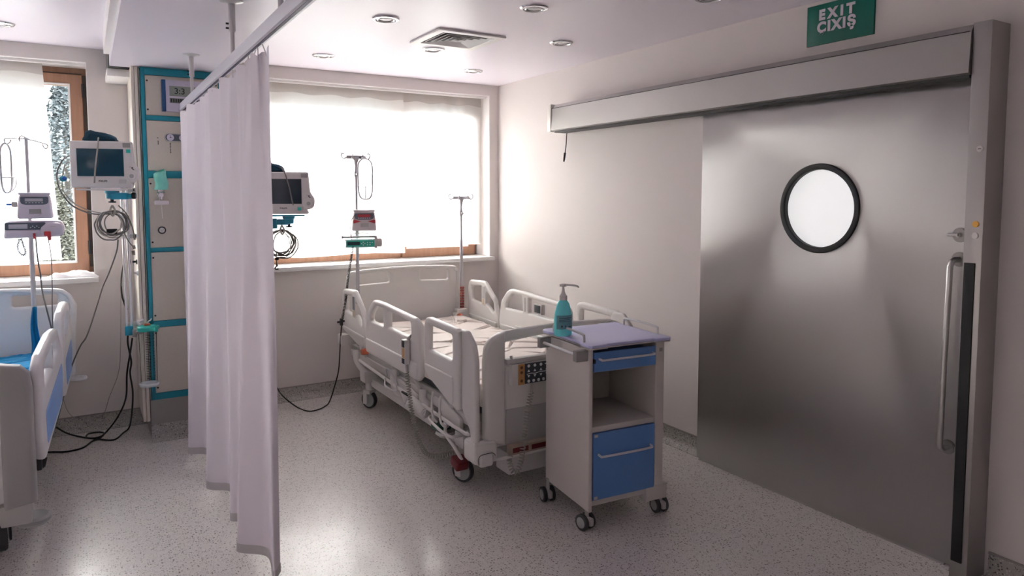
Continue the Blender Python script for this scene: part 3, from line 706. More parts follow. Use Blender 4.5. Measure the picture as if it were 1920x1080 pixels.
# ------------------------------------------------------------------ patient monitors
def monitor(label, loc, rz, dark, mirror_clean=False, scr='screen', group=None, cable_dx=-.04, tilt=.0):
    t = thing('patient_monitor', label, 'monitor', loc, rz)
    t.scale = (.90, .95, .91) if not dark else (.94, .95, .94)
    m1 = M['mon']
    W_, Hh = .37, .285
    body = fillet([(-.185, 0.0, .012), (.165, 0.0, .012), (.150, .03, .0), (.195, .06, .05), (.202, .10, .03), (.170, .150, .02), (.160, .285, .012), (-.185, .285, .012)], 6)
    fr = MB().plate(body, [], .045, .010, mx=T(0, -.035, 0) @ RX(tilt) @ XZ).build('front_case', m1, t)
    MB().box((-.175, -.015, .01), (.145, .075, .275), .02).build('rear_case', M['mon2'], t)
    MB().box((-.145, -.0605, .070), (.115, -.056, .238), .002).build('screen', M[scr], t)
    lip = MB().plate([(-.15, .065), (.12, .065), (.12, .243), (-.15, .243)], [[(-.1445, .0705), (.1145, .0705), (.1145, .2375), (-.1445, .2375)]], .004, .001, mx=T(0, -.058, 0) @ XZ).build('screen_bezel', m1, t)
    MB().text('PHILIPS', .015, .0003, mx=T(-.005, -.0578, .040) @ XZ, off=.0004).build('maker_lettering', M['keydark'], fr)
    kn = MB().lathe([(.040, 0), (.038, .010), (.026, .013), (.024, .016), (.0001, .017)], 36, mx=T(.160, -.057, .072) @ RX(pi / 2)).build('jog_dial', M['mon'], t)
    MB().cyl((.160, -.072, .072), (.160, -.0755, .072), .013, n=24, bev=.001).build('dial_cap', M['hub'], kn)
    for (x, z, w, mm) in ((.150, .128, .008, 'mon2'), (.162, .122, .009, 'keydark'), (.167, .110, .010, 'keydark'), (.147, .104, .006, 'keydark')):
        MB().cyl((x, -.057, z), (x, -.0605, z), w * .6, n=14, bev=.001).build('button', M[mm], t)
    gx, gz = (.142, .225) if not dark else (.098, .036)
    MB().box((gx - .012, -.0605, gz - .011), (gx + .012, -.057, gz + .011), .001).build('green_sticker', M['green_lid'], t)
    MB().box((.112, -.0595, .247), (.155, -.057, .275), .001).build('grey_label', M['greyblock'], t)
    MB().box((.085, -.0595, .026), (.125, -.057, .052), .001).build('grey_label', M['mon2'], t)
    # mounting plate, clamp and knobs
    mt = MB().box((-.16, -.05, -.016), (.13, .07, -.005), .002).build('mount_plate', M['tealp'] if dark else M['mon'], t)
    MB().lathe([(.042, -.018), (.042, -.032), (.034, -.036), (.034, -.062), (.026, -.068)], 28, mx=T(.02, .02, 0)).build('swivel', M['tealp'], mt)
    MB().cyl((.02, .02, -.062), (.02, .02, -.085), .010, n=14).cyl((.02, .02, -.083), (.02, .02, -.093), .024, n=18, bev=.003).build('lock_knob', M['keydark'], mt)
    return t
mL = monitor('grey patient monitor with dark blue screen left of the column, above the left bed', (.104, 4.60, 1.590), -.28, False, scr='screenb')
MB().box((.02, -.015, -.072), (.115, .04, -.030), .008).cyl((.115, .01, -.048), (.14, .01, -.048), .012, n=14).build('rail_clamp', M['tealp'], mL)
MB().cyl((.137, .01, -.048), (.160, .01, -.048), .022, n=18, bev=.004).build('clamp_knob', M['blackp'], mL)
MB().box((.07, .03, -.07), (.10, .22, -.04), .006).build('support_arm', M['tealp'], mL)
mR = monitor('beige patient monitor with dark grey screen in front of the right window', (1.092, 4.62, 1.428), -.34, True, scr='screen')
MB().box((-.06, -.005, -.075), (.02, .045, -.035), .008).box((-.09, .0, -.10), (-.055, .05, -.03), .006).build('rail_clamp', M['tealp'], mR)
MB().box((-.30, .07, -.075), (-.06, .10, -.045), .006).build('support_arm', M['tealp'], mR)

def cuff(label, loc, rz, s):
    t = thing('pressure_cuff', label, 'blood pressure cuff', loc, rz)
    pr = [(-.085 * s, 0), (-.085 * s, .030), (-.078 * s, .052), (-.05 * s, .062), (-.03, .056), (.03 * s, .047), (.075 * s, .030), (.085 * s, .012), (.08 * s, 0)]
    sp = catmull([(x, z, 0) for x, z in pr], 5, True)
    MB().plate([(p.x, p.y) for p in sp], [], .075, .012, mx=T(0, 0, 0) @ XZ).build('rolled_cuff', M['cuff'], t)
    MB().tube([(-.06 * s, -.042, .020), (-.045 * s, -.044, .040), (.0, -.043, .036), (.045 * s, -.042, .020)], .006, 8, smooth=5).build('strap_fold', M['cuff'], t)
    return t
cuff('dark teal rolled cuff lying on top of the left monitor', (.084, 4.615, 1.8495), -.28, .9)
cuff('dark blue rolled cuff on the monitor in front of the right window', (1.050, 4.655, 1.6960), -.34, .58)
def tubes(name, label, pts, r, m, cat='cable', n=8, smooth=6):
    return tag(MB().tube(pts, r, n, smooth=smooth).build(name, m), label, cat)
tubes('cuff_hose', 'grey hose falling across the screen of the left monitor', [(.072, 4.565, 1.866), (.070, 4.545, 1.860), (.066, 4.525, 1.82), (.058, 4.520, 1.76), (.050, 4.525, 1.70), (.044, 4.538, 1.635), (.042, 4.545, 1.618)], .0042, M['cord_lt'], 'hose')
tubes('cuff_hose', 'grey hose falling across the screen of the monitor at the right window', [(1.060, 4.615, 1.728), (1.070, 4.59, 1.718), (1.084, 4.565, 1.68), (1.104, 4.553, 1.60), (1.118, 4.550, 1.52), (1.126, 4.549, 1.486)], .0040, M['cord_grey'], 'hose')

# cable bundles hanging from monitor mounts
def bundle(label, loc, rad, n, mats, seed, spread=.03, tails=()):
    t = thing('cable_coil', label, 'cable coil', loc)
    rnd = random.Random(seed)
    for k in range(n):
        r_ = rad * rnd.uniform(.78, 1.06); ox = rnd.uniform(-spread, spread); oy = rnd.uniform(-.02, .02); tw = rnd.uniform(-.5, .5)
        pts = []
        for a in range(18):
            an = 2 * pi * a / 18
            x = r_ * sin(an) * rnd.uniform(.97, 1.03) ; z = -r_ + r_ * cos(an) * rnd.uniform(.98, 1.02)
            pts.append((ox + x * cos(tw) , oy + x * sin(tw), z + rnd.uniform(-.004, .004) - abs(ox) * .4))
        MB().tube(pts, rnd.choice((.0035, .0042, .0028)), 7, closed=True, smooth=3).build('loop', mats[k % len(mats)], t)
    MB().tube([(0, -.012, .03), (.012, -.02, .0), (0, -.022, -.03), (-.012, -.02, .0), (0, -.012, .03)], .006, 8, smooth=4).build('tie', M['cord_lt'], t)
    return t
bl = bundle('coil of grey cables under the left monitor', (.128, 4.66, 1.460), .078, 10, [M['cord_grey'], M['cord_grey'], M['cord_lt']], 11, .02)
MB().box((-.035, -.015, -.135), (.02, .01, -.105), .004).build('black_connector', M['blackp'], bl)
MB().tube([(.03, 0, .03), (.07, 0, -.02), (.095, 0, -.09), (.105, 0, -.15)], .0035, 7, smooth=5).tube([(.05, 0, -.12), (.075, 0, -.18), (.10, 0, -.215)], .003, 7, smooth=5).build('loose_lead', M['cord_ol'], bl)
MB().cyl((.105, 0, -.145), (.107, 0, -.172), .006, n=10).cyl((.10, 0, -.205), (.104, 0, -.225), .008, n=10).cyl((.096, 0, -.235), (.098, 0, -.262), .009, n=10).build('lead_plug', M['cord_ol'], bl)
br = bundle('tangle of thin olive-grey leads under the monitor at the right window', (1.075, 4.66, 1.325), .088, 11, [M['cord_ol'], M['cord_lt'], M['cord_ol']], 12, .022)
MB().tube([(-.035, 0, -.14), (-.036, 0, -.2), (-.036, 0, -.24)], .004, 7).build('loose_lead', M['cord_ol'], br)
MB().box((-.046, -.008, -.195), (-.022, .008, -.178), .003).tube([(-.034, 0, -.225), (-.034, 0, -.235), (-.046, 0, -.243), (-.04, 0, -.255), (-.025, 0, -.252)], .005, 7, smooth=3).build('clip', M['blackp'], br)
tubes('monitor_cable', 'outer dark grey cable looping out of the left monitor side', [(-.06, 4.62, 1.773), (-.103, 4.68, 1.745), (-.134, 4.7, 1.671), (-.124, 4.7, 1.581), (-.07, 4.72, 1.491), (.02, 4.72, 1.444), (.112, 4.68, 1.440)], .0042, M['cord_grey'])
tubes('monitor_cable', 'inner grey cable with the blue clip, looping out of the left monitor side', [(-.062, 4.62, 1.737), (-.093, 4.66, 1.715), (-.109, 4.67, 1.641), (-.104, 4.67, 1.566), (-.044, 4.7, 1.491), (.046, 4.7, 1.451), (.120, 4.68, 1.450)], .0034, M['cord_lt'])
fc = thing('finger_clip', 'round blue sensor clip on the cable left of the left monitor', 'sensor', (-.105, 4.650, 1.640))
MB().sph((0, 0, 0), (.019, .012, .016), 18).build('clip_shell', M['tealp'], fc)
MB().sph((.006, -.010, .002), (.011, .006, .010), 14).build('clip_pad', mat('blue_clip_pad', (.01, .09, .42), .35), fc)

# ------------------------------------------------------------------ IV poles
def iv_pole(label, x, y, z0, z1, style, basket=None):
    t = thing('iv_pole', label, 'drip stand', (x, y, z0)); h = z1 - z0
    MB().cyl((0, 0, 0), (0, 0, h * .62), .0135, n=18).cyl((0, 0, h * .60), (0, 0, h), .0095, n=18).build('pole', M['pole'], t)
    if style == 'tee':
        MB().lathe([(.0095, h - .07), (.013, h - .045), (.022, h - .015), (.02, h)], 18).build('cap', M['pole'], t)
        MB().box((-.075, -.012, h - .014), (.075, .012, h + .012), .006).build('crossbar', M['pole'], t)
        for s in (-1, 1):
            MB().tube([(s * .07, 0, h), (s * .088, 0, h - .012), (s * .104, 0, h - .004), (s * .109, 0, h + .014), (s * .100, 0, h + .026), (s * .086, 0, h + .022)], .0052, 8, smooth=5).build('hook', M['pole'], t)
            MB().tube([(s * .035, -.008, h), (s * .04, -.035, h - .01), (s * .04, -.048, h + .006), (s * .036, -.045, h + .02)], .0048, 8, smooth=5).build('hook', M['pole'], t)
        MB().cyl((0, 0, h - .145), (0, 0, h - .105), .016, n=18, bev=.003).cyl((.0, -.014, h - .125), (0, -.038, h - .125), .009, n=14, bev=.002).build('height_clamp', M['pole'], t)
    else:
        MB().sph((0, 0, h), (.014, .014, .008), 14).build('cap', M['pole'], t)
        MB().tube([(0, 0, h - .004), (-.045, -.004, h - .003), (-.095, -.006, h - .004), (-.104, -.006, h - .014), (-.100, -.006, h - .030), (-.088, -.006, h - .034), (-.077, -.006, h - .024), (-.072, -.006, h - .008)], .0040, 7, smooth=4).build('hook', M['pole'], t)
        MB().tube([(0, 0, h - .004), (.04, -.004, h - .012), (.082, -.006, h - .026), (.098, -.006, h - .030), (.106, -.006, h - .043), (.098, -.006, h - .056), (.086, -.006, h - .050), (.080, -.006, h - .030)], .0040, 7, smooth=4).build('hook', M['pole'], t)
        MB().tube([(0, .0, h - .004), (-.008, -.03, h + .008), (-.022, -.05, h + .010), (-.03, -.055, h - .008), (-.026, -.05, h - .022)], .0040, 7, smooth=4).build('hook', M['pole'], t)
    return t
iv_pole('chrome drip pole with T-bar hooks carrying two pumps by the right bed', 1.712, 5.055, .427, 1.828, 'tee')
iv_pole('lower chrome drip pole without pumps beside the right headboard', 2.578, 5.055, .62, 1.528, 'tee')
iv_pole('chrome drip pole with wire loop hooks at the left bed', -.290, 5.055, .62, 1.882, 'wire')
def basket(label, loc, w, h, rz=0):
    t = thing('bottle_basket', label, 'bottle holder', loc, rz)
    MB().tube([(0, 0, 0), (w * .3, 0, -.012), (w * .5, 0, -h * .18), (w * .5, 0, -h * .55), (w * .47, 0, -h * .85), (w * .25, 0, -h), (-w * .25, 0, -h), (-w * .47, 0, -h * .85), (-w * .5, 0, -h * .55), (-w * .5, 0, -h * .18), (-w * .3, 0, -.012)], .0062, 8, closed=True, smooth=5).build('main_loop', M['pole'], t)
    zc = -h * .70; r_ = w * .46
    MB().tube([(r_ * cos(a), r_ * sin(a), zc) for a in [2 * pi * k / 20 for k in range(20)]], .003, 7, closed=True).build('ring', M['pole'], t)
    MB().tube([(-r_ * .35, -r_ * .93, zc), (-r_ * .33, -r_ * .8, zc - h * .18), (-r_ * .1, -r_ * .3, -h), (r_ * .1, r_ * .3, -h), (r_ * .33, r_ * .8, zc - h * .18), (r_ * .35, r_ * .93, zc)], .003, 7, smooth=5).tube([(r_ * .35, -r_ * .93, zc), (r_ * .33, -r_ * .8, zc - h * .18), (r_ * .1, -r_ * .3, -h), (-r_ * .1, r_ * .3, -h), (-r_ * .33, r_ * .8, zc - h * .18), (-r_ * .35, r_ * .93, zc)], .003, 7, smooth=5).build('cradle', M['pole'], t)
    return t
basket('oval wire bottle holder hanging from the pole at the right bed', (1.775, 5.035, 1.818), .108, .295)
basket('wire bottle holder hanging from the pole at the left bed, cut by the frame', (-.392, 5.045, 1.848), .105, .28, 1.15)

# ------------------------------------------------------------------ infusion pumps
def pump_box(label, loc, rz, case, w, h, red):
    t = thing('infusion_pump', label, 'infusion pump', loc, rz)
    pr = fillet([(-w / 2 - .004, 0, .014), (w / 2 + .004, 0, .014), (w / 2 - .004, h * .62, .02), (w / 2 - .012, h, .03), (-w / 2 + .012, h, .03), (-w / 2 + .004, h * .62, .02)], 6)
    b = MB().plate(pr, [], .115, .012, mx=T(0, .02, 0) @ XZ).build('case', case, t)
    MB().box((-w / 2 + .008, -.052, h * .93), (w / 2 - .008, .06, h * 1.0 + .004), .006).build('top_handle', case, t)
    face = fillet([(-w * .40, h * .60, .02), (-w * .25, h * .55, .0), (w * .25, h * .55, .0), (w * .40, h * .60, .02), (w * .40, h * .86, .006), (-w * .40, h * .86, .006)], 5)
    f = MB().plate(face, [], .006, .002, mx=T(0, -.039, 0) @ XZ).build('display_panel', mat('slate_pump_face', (.10, .12, .16), .3), t)
    MB().box((-w * .27, -.0435, h * .68), (w * .24, -.041, h * .80), .001).build('display', M['red'] if red else M['lcd_pale'], f)
    mb = MB()
    for k in range(6): mb.box((-w * .26 + k * w * .09, -.0435, h * .61), (-w * .26 + k * w * .09 + w * .055, -.041, h * .645), .001)
    mb.build('key_row', M['keywhite'] if red else M['lcd_pale'], f)
    MB().box((-w * .16, -.0425, h * .20), (w * .18, -.038, h * .38), .003).build('lower_window', M['mon2'] if red else M['greyblock'], t)
    MB().tube([(-w * .18, -.040, h * .18), (-w * .10, -.042, h * .12), (w * .10, -.042, h * .12), (w * .2, -.040, h * .18)], .003, 6, smooth=5).build('door_rim', case, t)
    if red:
        for s in (-1, 1):
            MB().plate([(s * w * .46, h * .38), (s * w * .46, h * .52), (s * w * .40, h * .55), (s * w * .13, h * .47), (s * w * .40, h * .38)], [], .006, .002, mx=T(0, -.039, 0) @ XZ).build('red_latch', M['red'], t)
    MB().box((-.03, .05, h * .25), (.03, .10, h * .6), .006).build('pole_clamp', M['greyblock'], t)
    return t
pump_box('white infusion pump with red latches on the pole by the right bed', (1.735, 4.965, 1.288), -.25, M['pump_white'], .172, .150, True)
pL = pump_box('lilac-grey infusion pump, upper one on the pole at the left bed', (-.256, 4.955, 1.412), 0, M['pump_lilac'], .170, .148, False)
MB().box((-.112, -.01, .068), (-.085, .02, .100), .003).build('side_bracket', M['mon2'], pL)
MB().box((-.138, -.004, .078), (-.110, .014, .090), .003).build('blue_tap', mat('blue_tap_plastic', (.01, .10, .42), .35), pL)
MB().tube([(-.098, 0, .07), (-.096, 0, .04), (-.094, -.005, .015), (-.100, -.006, .008)], .002, 6, smooth=4).build('thin_lead', M['cord_grey'], pL)

sp = thing('syringe_pump', 'wide lilac syringe pump below the grey infusion pump at the left bed', 'syringe pump', (-.262, 4.95, 1.300))
MB().plate(fillet([(-.148, 0, .01), (.135, .006, .03), (.150, .05, .03), (.135, .100, .03), (-.140, .100, .025)], 6), [], .115, .014, mx=T(0, .02, 0) @ XZ).build('case', M['pump_lilac'], sp)
MB().box((-.135, -.046, .005), (.095, -.030, .045), .006).build('lower_shelf', M['pump_lilac'], sp)
f = MB().plate(fillet([(-.140, .050, .006), (.03, .050, .006), (.06, .092, .006), (-.140, .092, .006)], 5), [], .006, .002, mx=T(0, -.039, 0) @ XZ).build('display_panel', mat('slate_syringe_face', (.09, .11, .14), .3), sp)
MB().box((-.122, -.0435, .056), (-.032, -.041, .082), .001).build('display', M['lcd_pale'], f)
mb = MB()
for k in range(5): mb.cyl((-.018 + k * .010, -.041, .062 + .008 * (k % 2)), (-.018 + k * .010, -.0435, .062 + .008 * (k % 2)), .003, n=10)
mb.build('keys', M['keywhite'], f)
MB().plate(fillet([(.030, .012, .02), (.142, .012, .03), (.142, .088, .03), (.060, .088, .03), (.03, .06, .02)], 6), [], .03, .010, mx=T(0, -.045, 0) @ XZ).build('drive_housing', M['pump_lilac'], sp)
MB().box((.078, -.062, .064), (.104, -.058, .069), .001).build('maker_badge', M['mon2'], sp)
MB().box((.045, -.078, .012), (.080, -.058, .040), .008).cyl((.070, -.068, .015), (.072, -.066, -.012), .011, .008, n=14).build('red_plug', M['red'], sp)
MB().box((-.008, -.06, -.004), (.004, -.044, .030), .003).build('red_tab', M['red'], sp)
MB().coil([(-.075, -.01, -.002), (-.085, -.015, -.05), (-.075, -.02, -.085), (-.055, -.02, -.098), (-.048, -.015, -.075), (-.060, -.01, -.035), (-.068, -.01, -.002)], .006, .008, .0022, mi=0).build('coiled_lead', M['navy_coil'], sp)
MB().box((-.03, .075, .02), (.02, .115, .07), .006).build('pole_clamp', M['greyblock'], sp)

sg2 = thing('syringe_pump', 'small aqua syringe pump with green keypad below the white pump', 'syringe pump', (1.705, 4.95, 1.168), -.22)
MB().box((-.112, -.035, 0), (.095, .05, .062), .007).build('case', M['aqua'], sg2)
f = MB().box((-.106, -.040, .010), (.090, -.033, .052), .003).build('keypad', M['greenkey'], sg2)
MB().box((-.100, -.0425, .020), (-.012, -.039, .044), .001).build('display', M['screen'], f)
mb = MB()
for (x, z) in ((.0, .03), (.012, .04), (.012, .02), (.024, .03), (.042, .038), (.042, .022), (.06, .038), (.06, .022), (.076, .038)): mb.cyl((x, -.039, z), (x, -.042, z), .0045, n=10)
mb.build('keys', M['keywhite'], f)
MB().cyl((-.135, -.02, .078), (.115, -.02, .078), .0075, n=14).cyl((-.140, -.02, .078), (-.128, -.02, .078), .011, n=14).build('slide_bar', M['satin'], sg2)
MB().box((.095, -.035, -.006), (.115, .03, .085), .006).box((.112, -.03, .004), (.150, .02, .066), .008).build('plunger_grip', M['pump'], sg2)
MB().tube([(-.07, .0, .078), (-.055, .0, .102), (.05, .0, .102), (.07, .0, .078)], .004, 8, smooth=5).build('carry_loop', M['satin'], sg2)
MB().tube([(-.112, -.03, .06), (-.128, -.035, .03), (-.120, -.036, .0), (-.10, -.036, -.004)], .003, 7, smooth=5).build('side_wire', M['satin'], sg2)
MB().box((-.02, .04, .01), (.03, .10, .05), .005).build('pole_clamp', M['greyblock'], sg2)
# ------------------------------------------------------------------ bedside cabinet
cb_ = thing('bedside_cabinet', 'cream bedside cabinet on castors with blue drawer and blue door', 'cabinet', (1.920, 2.500, 0), radians(-4.5))
WD, DP = .428, .400       # local x to the right, y to the back
Z0, Z1 = .093, .862
for x0 in (0, WD - .052):
    w_ = .022 if x0 == 0 else .052
    prof = fillet([(0, Z0 - .018 if x0 == 0 else Z0 + .03), (DP, Z0 + .02), (DP, Z1 - .01), (0, Z1 - .01)], 3)
    MB().plate([(0, Z0 if x0 == 0 else Z0 - .005), (DP, Z0 + .012), (DP, Z1 - .012), (0, Z1 - .012)], [], w_, .006, mx=T(x0 + w_ / 2, 0, 0) @ YZ).build('side_panel', M['cab'], cb_)
MB().box((.02, DP - .015, .13), (WD - .05, DP, Z1 - .015)).build('back_panel', M['cab_in'], cb_)
MB().box((.02, .006, .117), (WD - .05, DP - .01, .142), .003).build('bottom_board', M['cab'], cb_)
MB().box((.02, .006, .462), (WD - .05, DP - .01, .488), .003).build('middle_shelf', M['cab'], cb_)
MB().box((.02, .02, .737), (WD - .05, DP - .01, .745)).build('drawer_divider', M['cab_in'], cb_)
dr = MB().box((.026, -.004, .745), (WD - .056, .014, .836), .003).box((.04, .014, .75), (WD - .06, DP - .03, .82)).build('drawer', M['cab_blue'], cb_)
MB().tube([(.052, -.002, .806), (.054, -.020, .804), (.070, -.028, .803), (.24, -.030, .803), (.335, -.028, .803), (.351, -.020, .804), (.353, -.002, .806)], .0055, 8, smooth=5).build('handle', M['rail_white'], dr)
MB().box((.0215, -.0055, .786), (.032, .012, .806), .002).build('corner_catch', M['black'], dr)
do = MB().box((.026, -.004, .146), (WD - .056, .014, .459), .003).build('door', M['cab_blue'], cb_)
MB().tube([(.052, -.002, .360), (.054, -.020, .356), (.070, -.026, .355), (.24, -.029, .355), (.330, -.026, .355), (.345, -.020, .356), (.347, -.002, .360)], .0055, 8, smooth=5).build('handle', M['rail_white'], do)
for zz in (.450, .158):
    MB().box((.029, -.0065, zz - .008), (.047, -.003, zz + .006), .002).build('hinge_cap', M['cab_in'], do)
# tray top with cut corners and two gallery rails
tp = [(-.006, -.035), (.075, -.035), (.085, -.020), (WD - .085, -.020), (WD - .075, -.035), (WD + .004, -.035), (WD + .018, -.02), (WD + .018, .055), (WD + .006, .068), (WD + .006, DP - .05), (WD + .014, DP - .035), (WD + .004, DP + .02), (WD - .1, DP + .02), (WD - .115, DP + .01), (.11, DP + .01), (.095, DP + .02), (.0, DP + .02), (-.018, DP), (-.018, DP - .06), (-.006, DP - .075), (-.006, .065), (-.018, .05), (-.018, -.02)]
ty = MB().plate(tp, [], .014, .004, mx=T(0, 0, .870)).build('tray_top', M['tray'], cb_)
MB().plate([(x * .995 + .001, y) for x, y in tp], [], .006, .001, mx=T(0, 0, .860)).build('tray_edge', M['mon2'], cb_)
for x in (.004, WD - .004):
    MB().tube([(x, .050, .876), (x, .052, .900), (x, .066, .911), (x, .19, .916), (x, .312, .911), (x, .326, .900), (x, .328, .876)], .0058, 8, smooth=5).build('gallery_rail', M['rail_white'], cb_)
# towel bar on the left flank
tb = MB().cyl((-.040, .035, .822), (-.040, .350, .822), .0075, n=14).build('towel_bar', M['rail_white'], cb_)
MB().box((-.062, .010, .797), (0, .042, .848), .004).build('end_block', M['greyblock'], tb)
MB().box((-.062, .345, .797), (0, .377, .848), .004).build('end_block', M['greyblock'], tb)
MB().box((-.001, .375, .775), (.003, .392, .792), .001).build('sticker', M['pump'], cb_)
MB().box((WD - .032, -.0012, .805), (WD - .014, .001, .822), .0005).build('sticker', M['greyblock'], cb_)
# right foot bracket
MB().box((WD - .10, -.004, .080), (WD + .022, .05, .150), .004).box((WD - .0, -.006, .148), (WD + .024, .03, .154), .001, mi=1).build('foot_bracket', [M['cab'], M['mon2']], cb_)
MB().box((WD - .10, DP - .05, .080), (WD + .012, DP, .150), .004).build('foot_bracket', M['cab'], cb_)
def twin_castor(parent, x, y, ztop, ang, r=.0375):
    c = MB().cyl((x, y, r + .01), (x, y, ztop), .010, n=12).box((-.011, -.038, r - .012), (.011, .038, r + .026), .008, mx=T(x, y, 0) @ RZ(ang)).build('castor', M['bed_dark'], parent)
    for s in (-1, 1):
        mx = T(x, y, r) @ RZ(ang) @ RY(pi / 2)
        w = MB().lathe([(r * .7, -.010), (r, -.008), (r, .008), (r * .7, .010)], 28, mx=mx @ T(0, .008, s * .022)).build('wheel', M['tyre'], c)
        MB().lathe([(.0001, s * .0125), (r * .55, s * .012), (r * .72, s * .0095), (r * .72, s * .004), (.0001, s * .004)], 24, mx=mx @ T(0, .008, s * .022)).build('wheel_disc', M['hub'], w)
    return c
twin_castor(cb_, .012, .03, .10, .22)
twin_castor(cb_, .000, .372, .12, -.10)
twin_castor(cb_, WD + .004, .022, .09, -.05)
twin_castor(cb_, WD - .02, .38, .10, .2)

# sanitiser bottle
bx = thing('pump_bottle', 'turquoise hand gel pump bottle standing on the cabinet top', 'bottle', (1.940, 2.735, .877))
bx.scale = (1.06, 1.06, .92)
ob = [(.0001, 0), (.040, 0), (.0445, .006), (.0445, .085), (.042, .115), (.031, .165), (.022, .180), (.016, .186), (.016, .190), (.0001, .190)]
MB().lathe(ob, 40, sx=1.0, sy=.72).build('bottle_body', M['gel'], bx)
def labf(u, v):
    a = -2.80 + 2.2 * u; r = .0454
    return (r * cos(a), r * .725 * sin(a), .038 + .072 * v)
lb = MB().grid(labf, 24, 4).build('label_sticker', M['lab'], bx, sharp=0)
mb = MB()
for (u0, u1, v0, v1) in ((.15, .85, .78, .82), (.15, .75, .66, .69), (.15, .80, .54, .57), (.25, .33, .14, .28), (.45, .50, .14, .28), (.62, .9, .14, .2)):
    mb.grid(lambda u, v: tuple(V(labf(u0 + (u1 - u0) * u, v0 + (v1 - v0) * v)) * 1.0 + V((0, -.0006, 0))), 8, 1)
mb.build('label_marks', M['keydark'], lb, sharp=0)
pm = MB().lathe([(.019, .186), (.019, .208), (.016, .212), (.013, .214), (.007, .232), (.006, .250)], 24).build('pump_collar', M['mon'], bx)
MB().cyl((0, 0, .236), (0, 0, .262), .005, n=12).lathe([(.013, .256), (.014, .262), (.012, .268), (.0001, .269)], 20).tube([(-.018, .004, .262), (0, 0, .264), (.035, -.022, .263), (.052, -.033, .259), (.060, -.037, .250)], [.006, .007, .005, .0045, .004], 8, smooth=4).build('pump_head', M['mon'], bx)

# ------------------------------------------------------------------ hospital beds
def castor(parent, x, y, r=.064, ang=0.0, top=.22, mt='hub', hood=False):
    c = MB().cyl((x, y, r + .055), (x, y, top), .026, n=18, bev=.004).box((-.036, -.004, r * .55), (-.026, .032, r + .06), .006, mx=T(x, y, 0) @ RZ(ang)).box((.026, -.004, r * .55), (.036, .032, r + .06), .006, mx=T(x, y, 0) @ RZ(ang)).box((-.036, -.034, r + .045), (.036, .034, r + .075), .010, mx=T(x, y, 0) @ RZ(ang)).build('castor', M['bed_metal'] if not hood else M['blackp'], parent)
    mx = T(x, y, r) @ RZ(ang) @ RY(pi / 2)
    w = MB().lathe([(r * .80, -.014), (r * .95, -.016), (r, -.010), (r, .010), (r * .95, .016), (r * .80, .014)], 40, mx=mx).build('wheel', M['tyre'], c)
    for s in (-1, 1):
        MB().lathe([(.0001, s * .0165), (r * .6, s * .017), (r * .80, s * .0145), (r * .80, s * .002), (.0001, s * .002)], 36, mx=mx).build('wheel_disc', M['hub'], w)
    return c

BX, BY = 2.12, 4.10
bed = thing('hospital_bed', 'cream electric hospital bed with raised side rails under the right window', 'bed', (BX, BY, 0))
mp = M['bed']
# headboard
hb = MB().plate(fillet([(-.455, .40, .03), (.455, .40, .03), (.465, .90, .0), (.455, .972, .12), (0, .992, 1.5), (-.455, .972, .12), (-.465, .90, .0)], 8),
    [fillet([(-.375, .868, .012), (-.13, .876, .012), (-.13, .958, .012), (-.375, .948, .012)], 4), fillet([(.13, .876, .012), (.375, .868, .012), (.375, .948, .012), (.13, .958, .012)], 4)],
    .036, .013, mx=T(0, 1.045, 0) @ XZ).build('headboard', mp, bed)
MB().tube([(-.455, 1.03, .46), (-.462, 1.03, .88), (-.44, 1.03, .945), (-.385, 1.03, .968), (0, 1.03, .982), (.385, 1.03, .968), (.44, 1.03, .945), (.462, 1.03, .88), (.455, 1.03, .46)], .014, 10, smooth=6).build('edge_rim', mp, hb)
# footboard: posts, bridge, handle opening and lower shield
fb = MB().plate(fillet([(-.452, .275, .03), (.452, .275, .03), (.455, .73, .0), (.446, .826, .12), (.34, .866, .12), (0, .880, 2.0), (-.34, .866, .12), (-.446, .826, .12), (-.455, .73, .0)], 8),
    [fillet([(-.345, .700, .01), (.345, .700, .01), (.345, .818, .02), (0, .832, 1.5), (-.345, .808, .02)], 5)], .040, .016, mx=T(0, -1.072, 0) @ XZ).build('footboard', mp, bed)
for s in (-1, 1):
    MB().plate(fillet([(s * .34, .280, .01), (s * .455, .280, .02), (s * .456, .72, .0), (s * .445, .815, .10), (s * .37, .856, .08), (s * .34, .862, .0), (s * .34, .72, .0)], 6), [], .062, .020, mx=T(0, -1.072, 0) @ XZ).build('footboard_post', mp, fb)
    # wing that wraps round the bed corner
    MB().plate(fillet([(-1.10, .29, .02), (-1.055, .29, .02), (-1.035, .37, .03), (-.965, .445, .03), (-.915, .50, .05), (-.905, .62, .0), (-.905, .866, .03), (-1.005, .872, .04), (-1.075, .812, .06), (-1.10, .73, .0)], 6), [], .030, .012, mx=T(s * .503, 0, 0) @ YZ).build('corner_wing', mp, fb)
    bp_ = MB().box((s * .40, -1.12, .215), (s * .53, -.99, .325), .022, 3).box((s * .425, -1.128, .200), (s * .505, -1.04, .285), .022, 3).build('corner_bumper', mp, bed)
    MB().cyl((s * .475, -1.07, .322), (s * .475, -1.07, .329), .014, n=18).build('bumper_socket', M['bed_dark'], bp_)
    MB().tube([(s * .42, -1.131, .255), (s * .44, -1.132, .272), (s * .50, -1.130, .270), (s * .515, -1.126, .25), (s * .512, -1.126, .222)], .0018, 6, smooth=4).build('cap_seam', M['dark_gap'], bp_)
MB().box((-.338, -1.0955, .468), (.338, -1.06, .682), .002).build('footboard_shield', mp, fb)
MB().box((-.338, -1.0955, .282), (.338, -1.06, .464), .003).build('lower_shield', M['bed_dark'], fb)
MB().box((-.36, -1.098, .682), (.36, -1.062, .704), .006).build('lower_bridge', mp, fb)
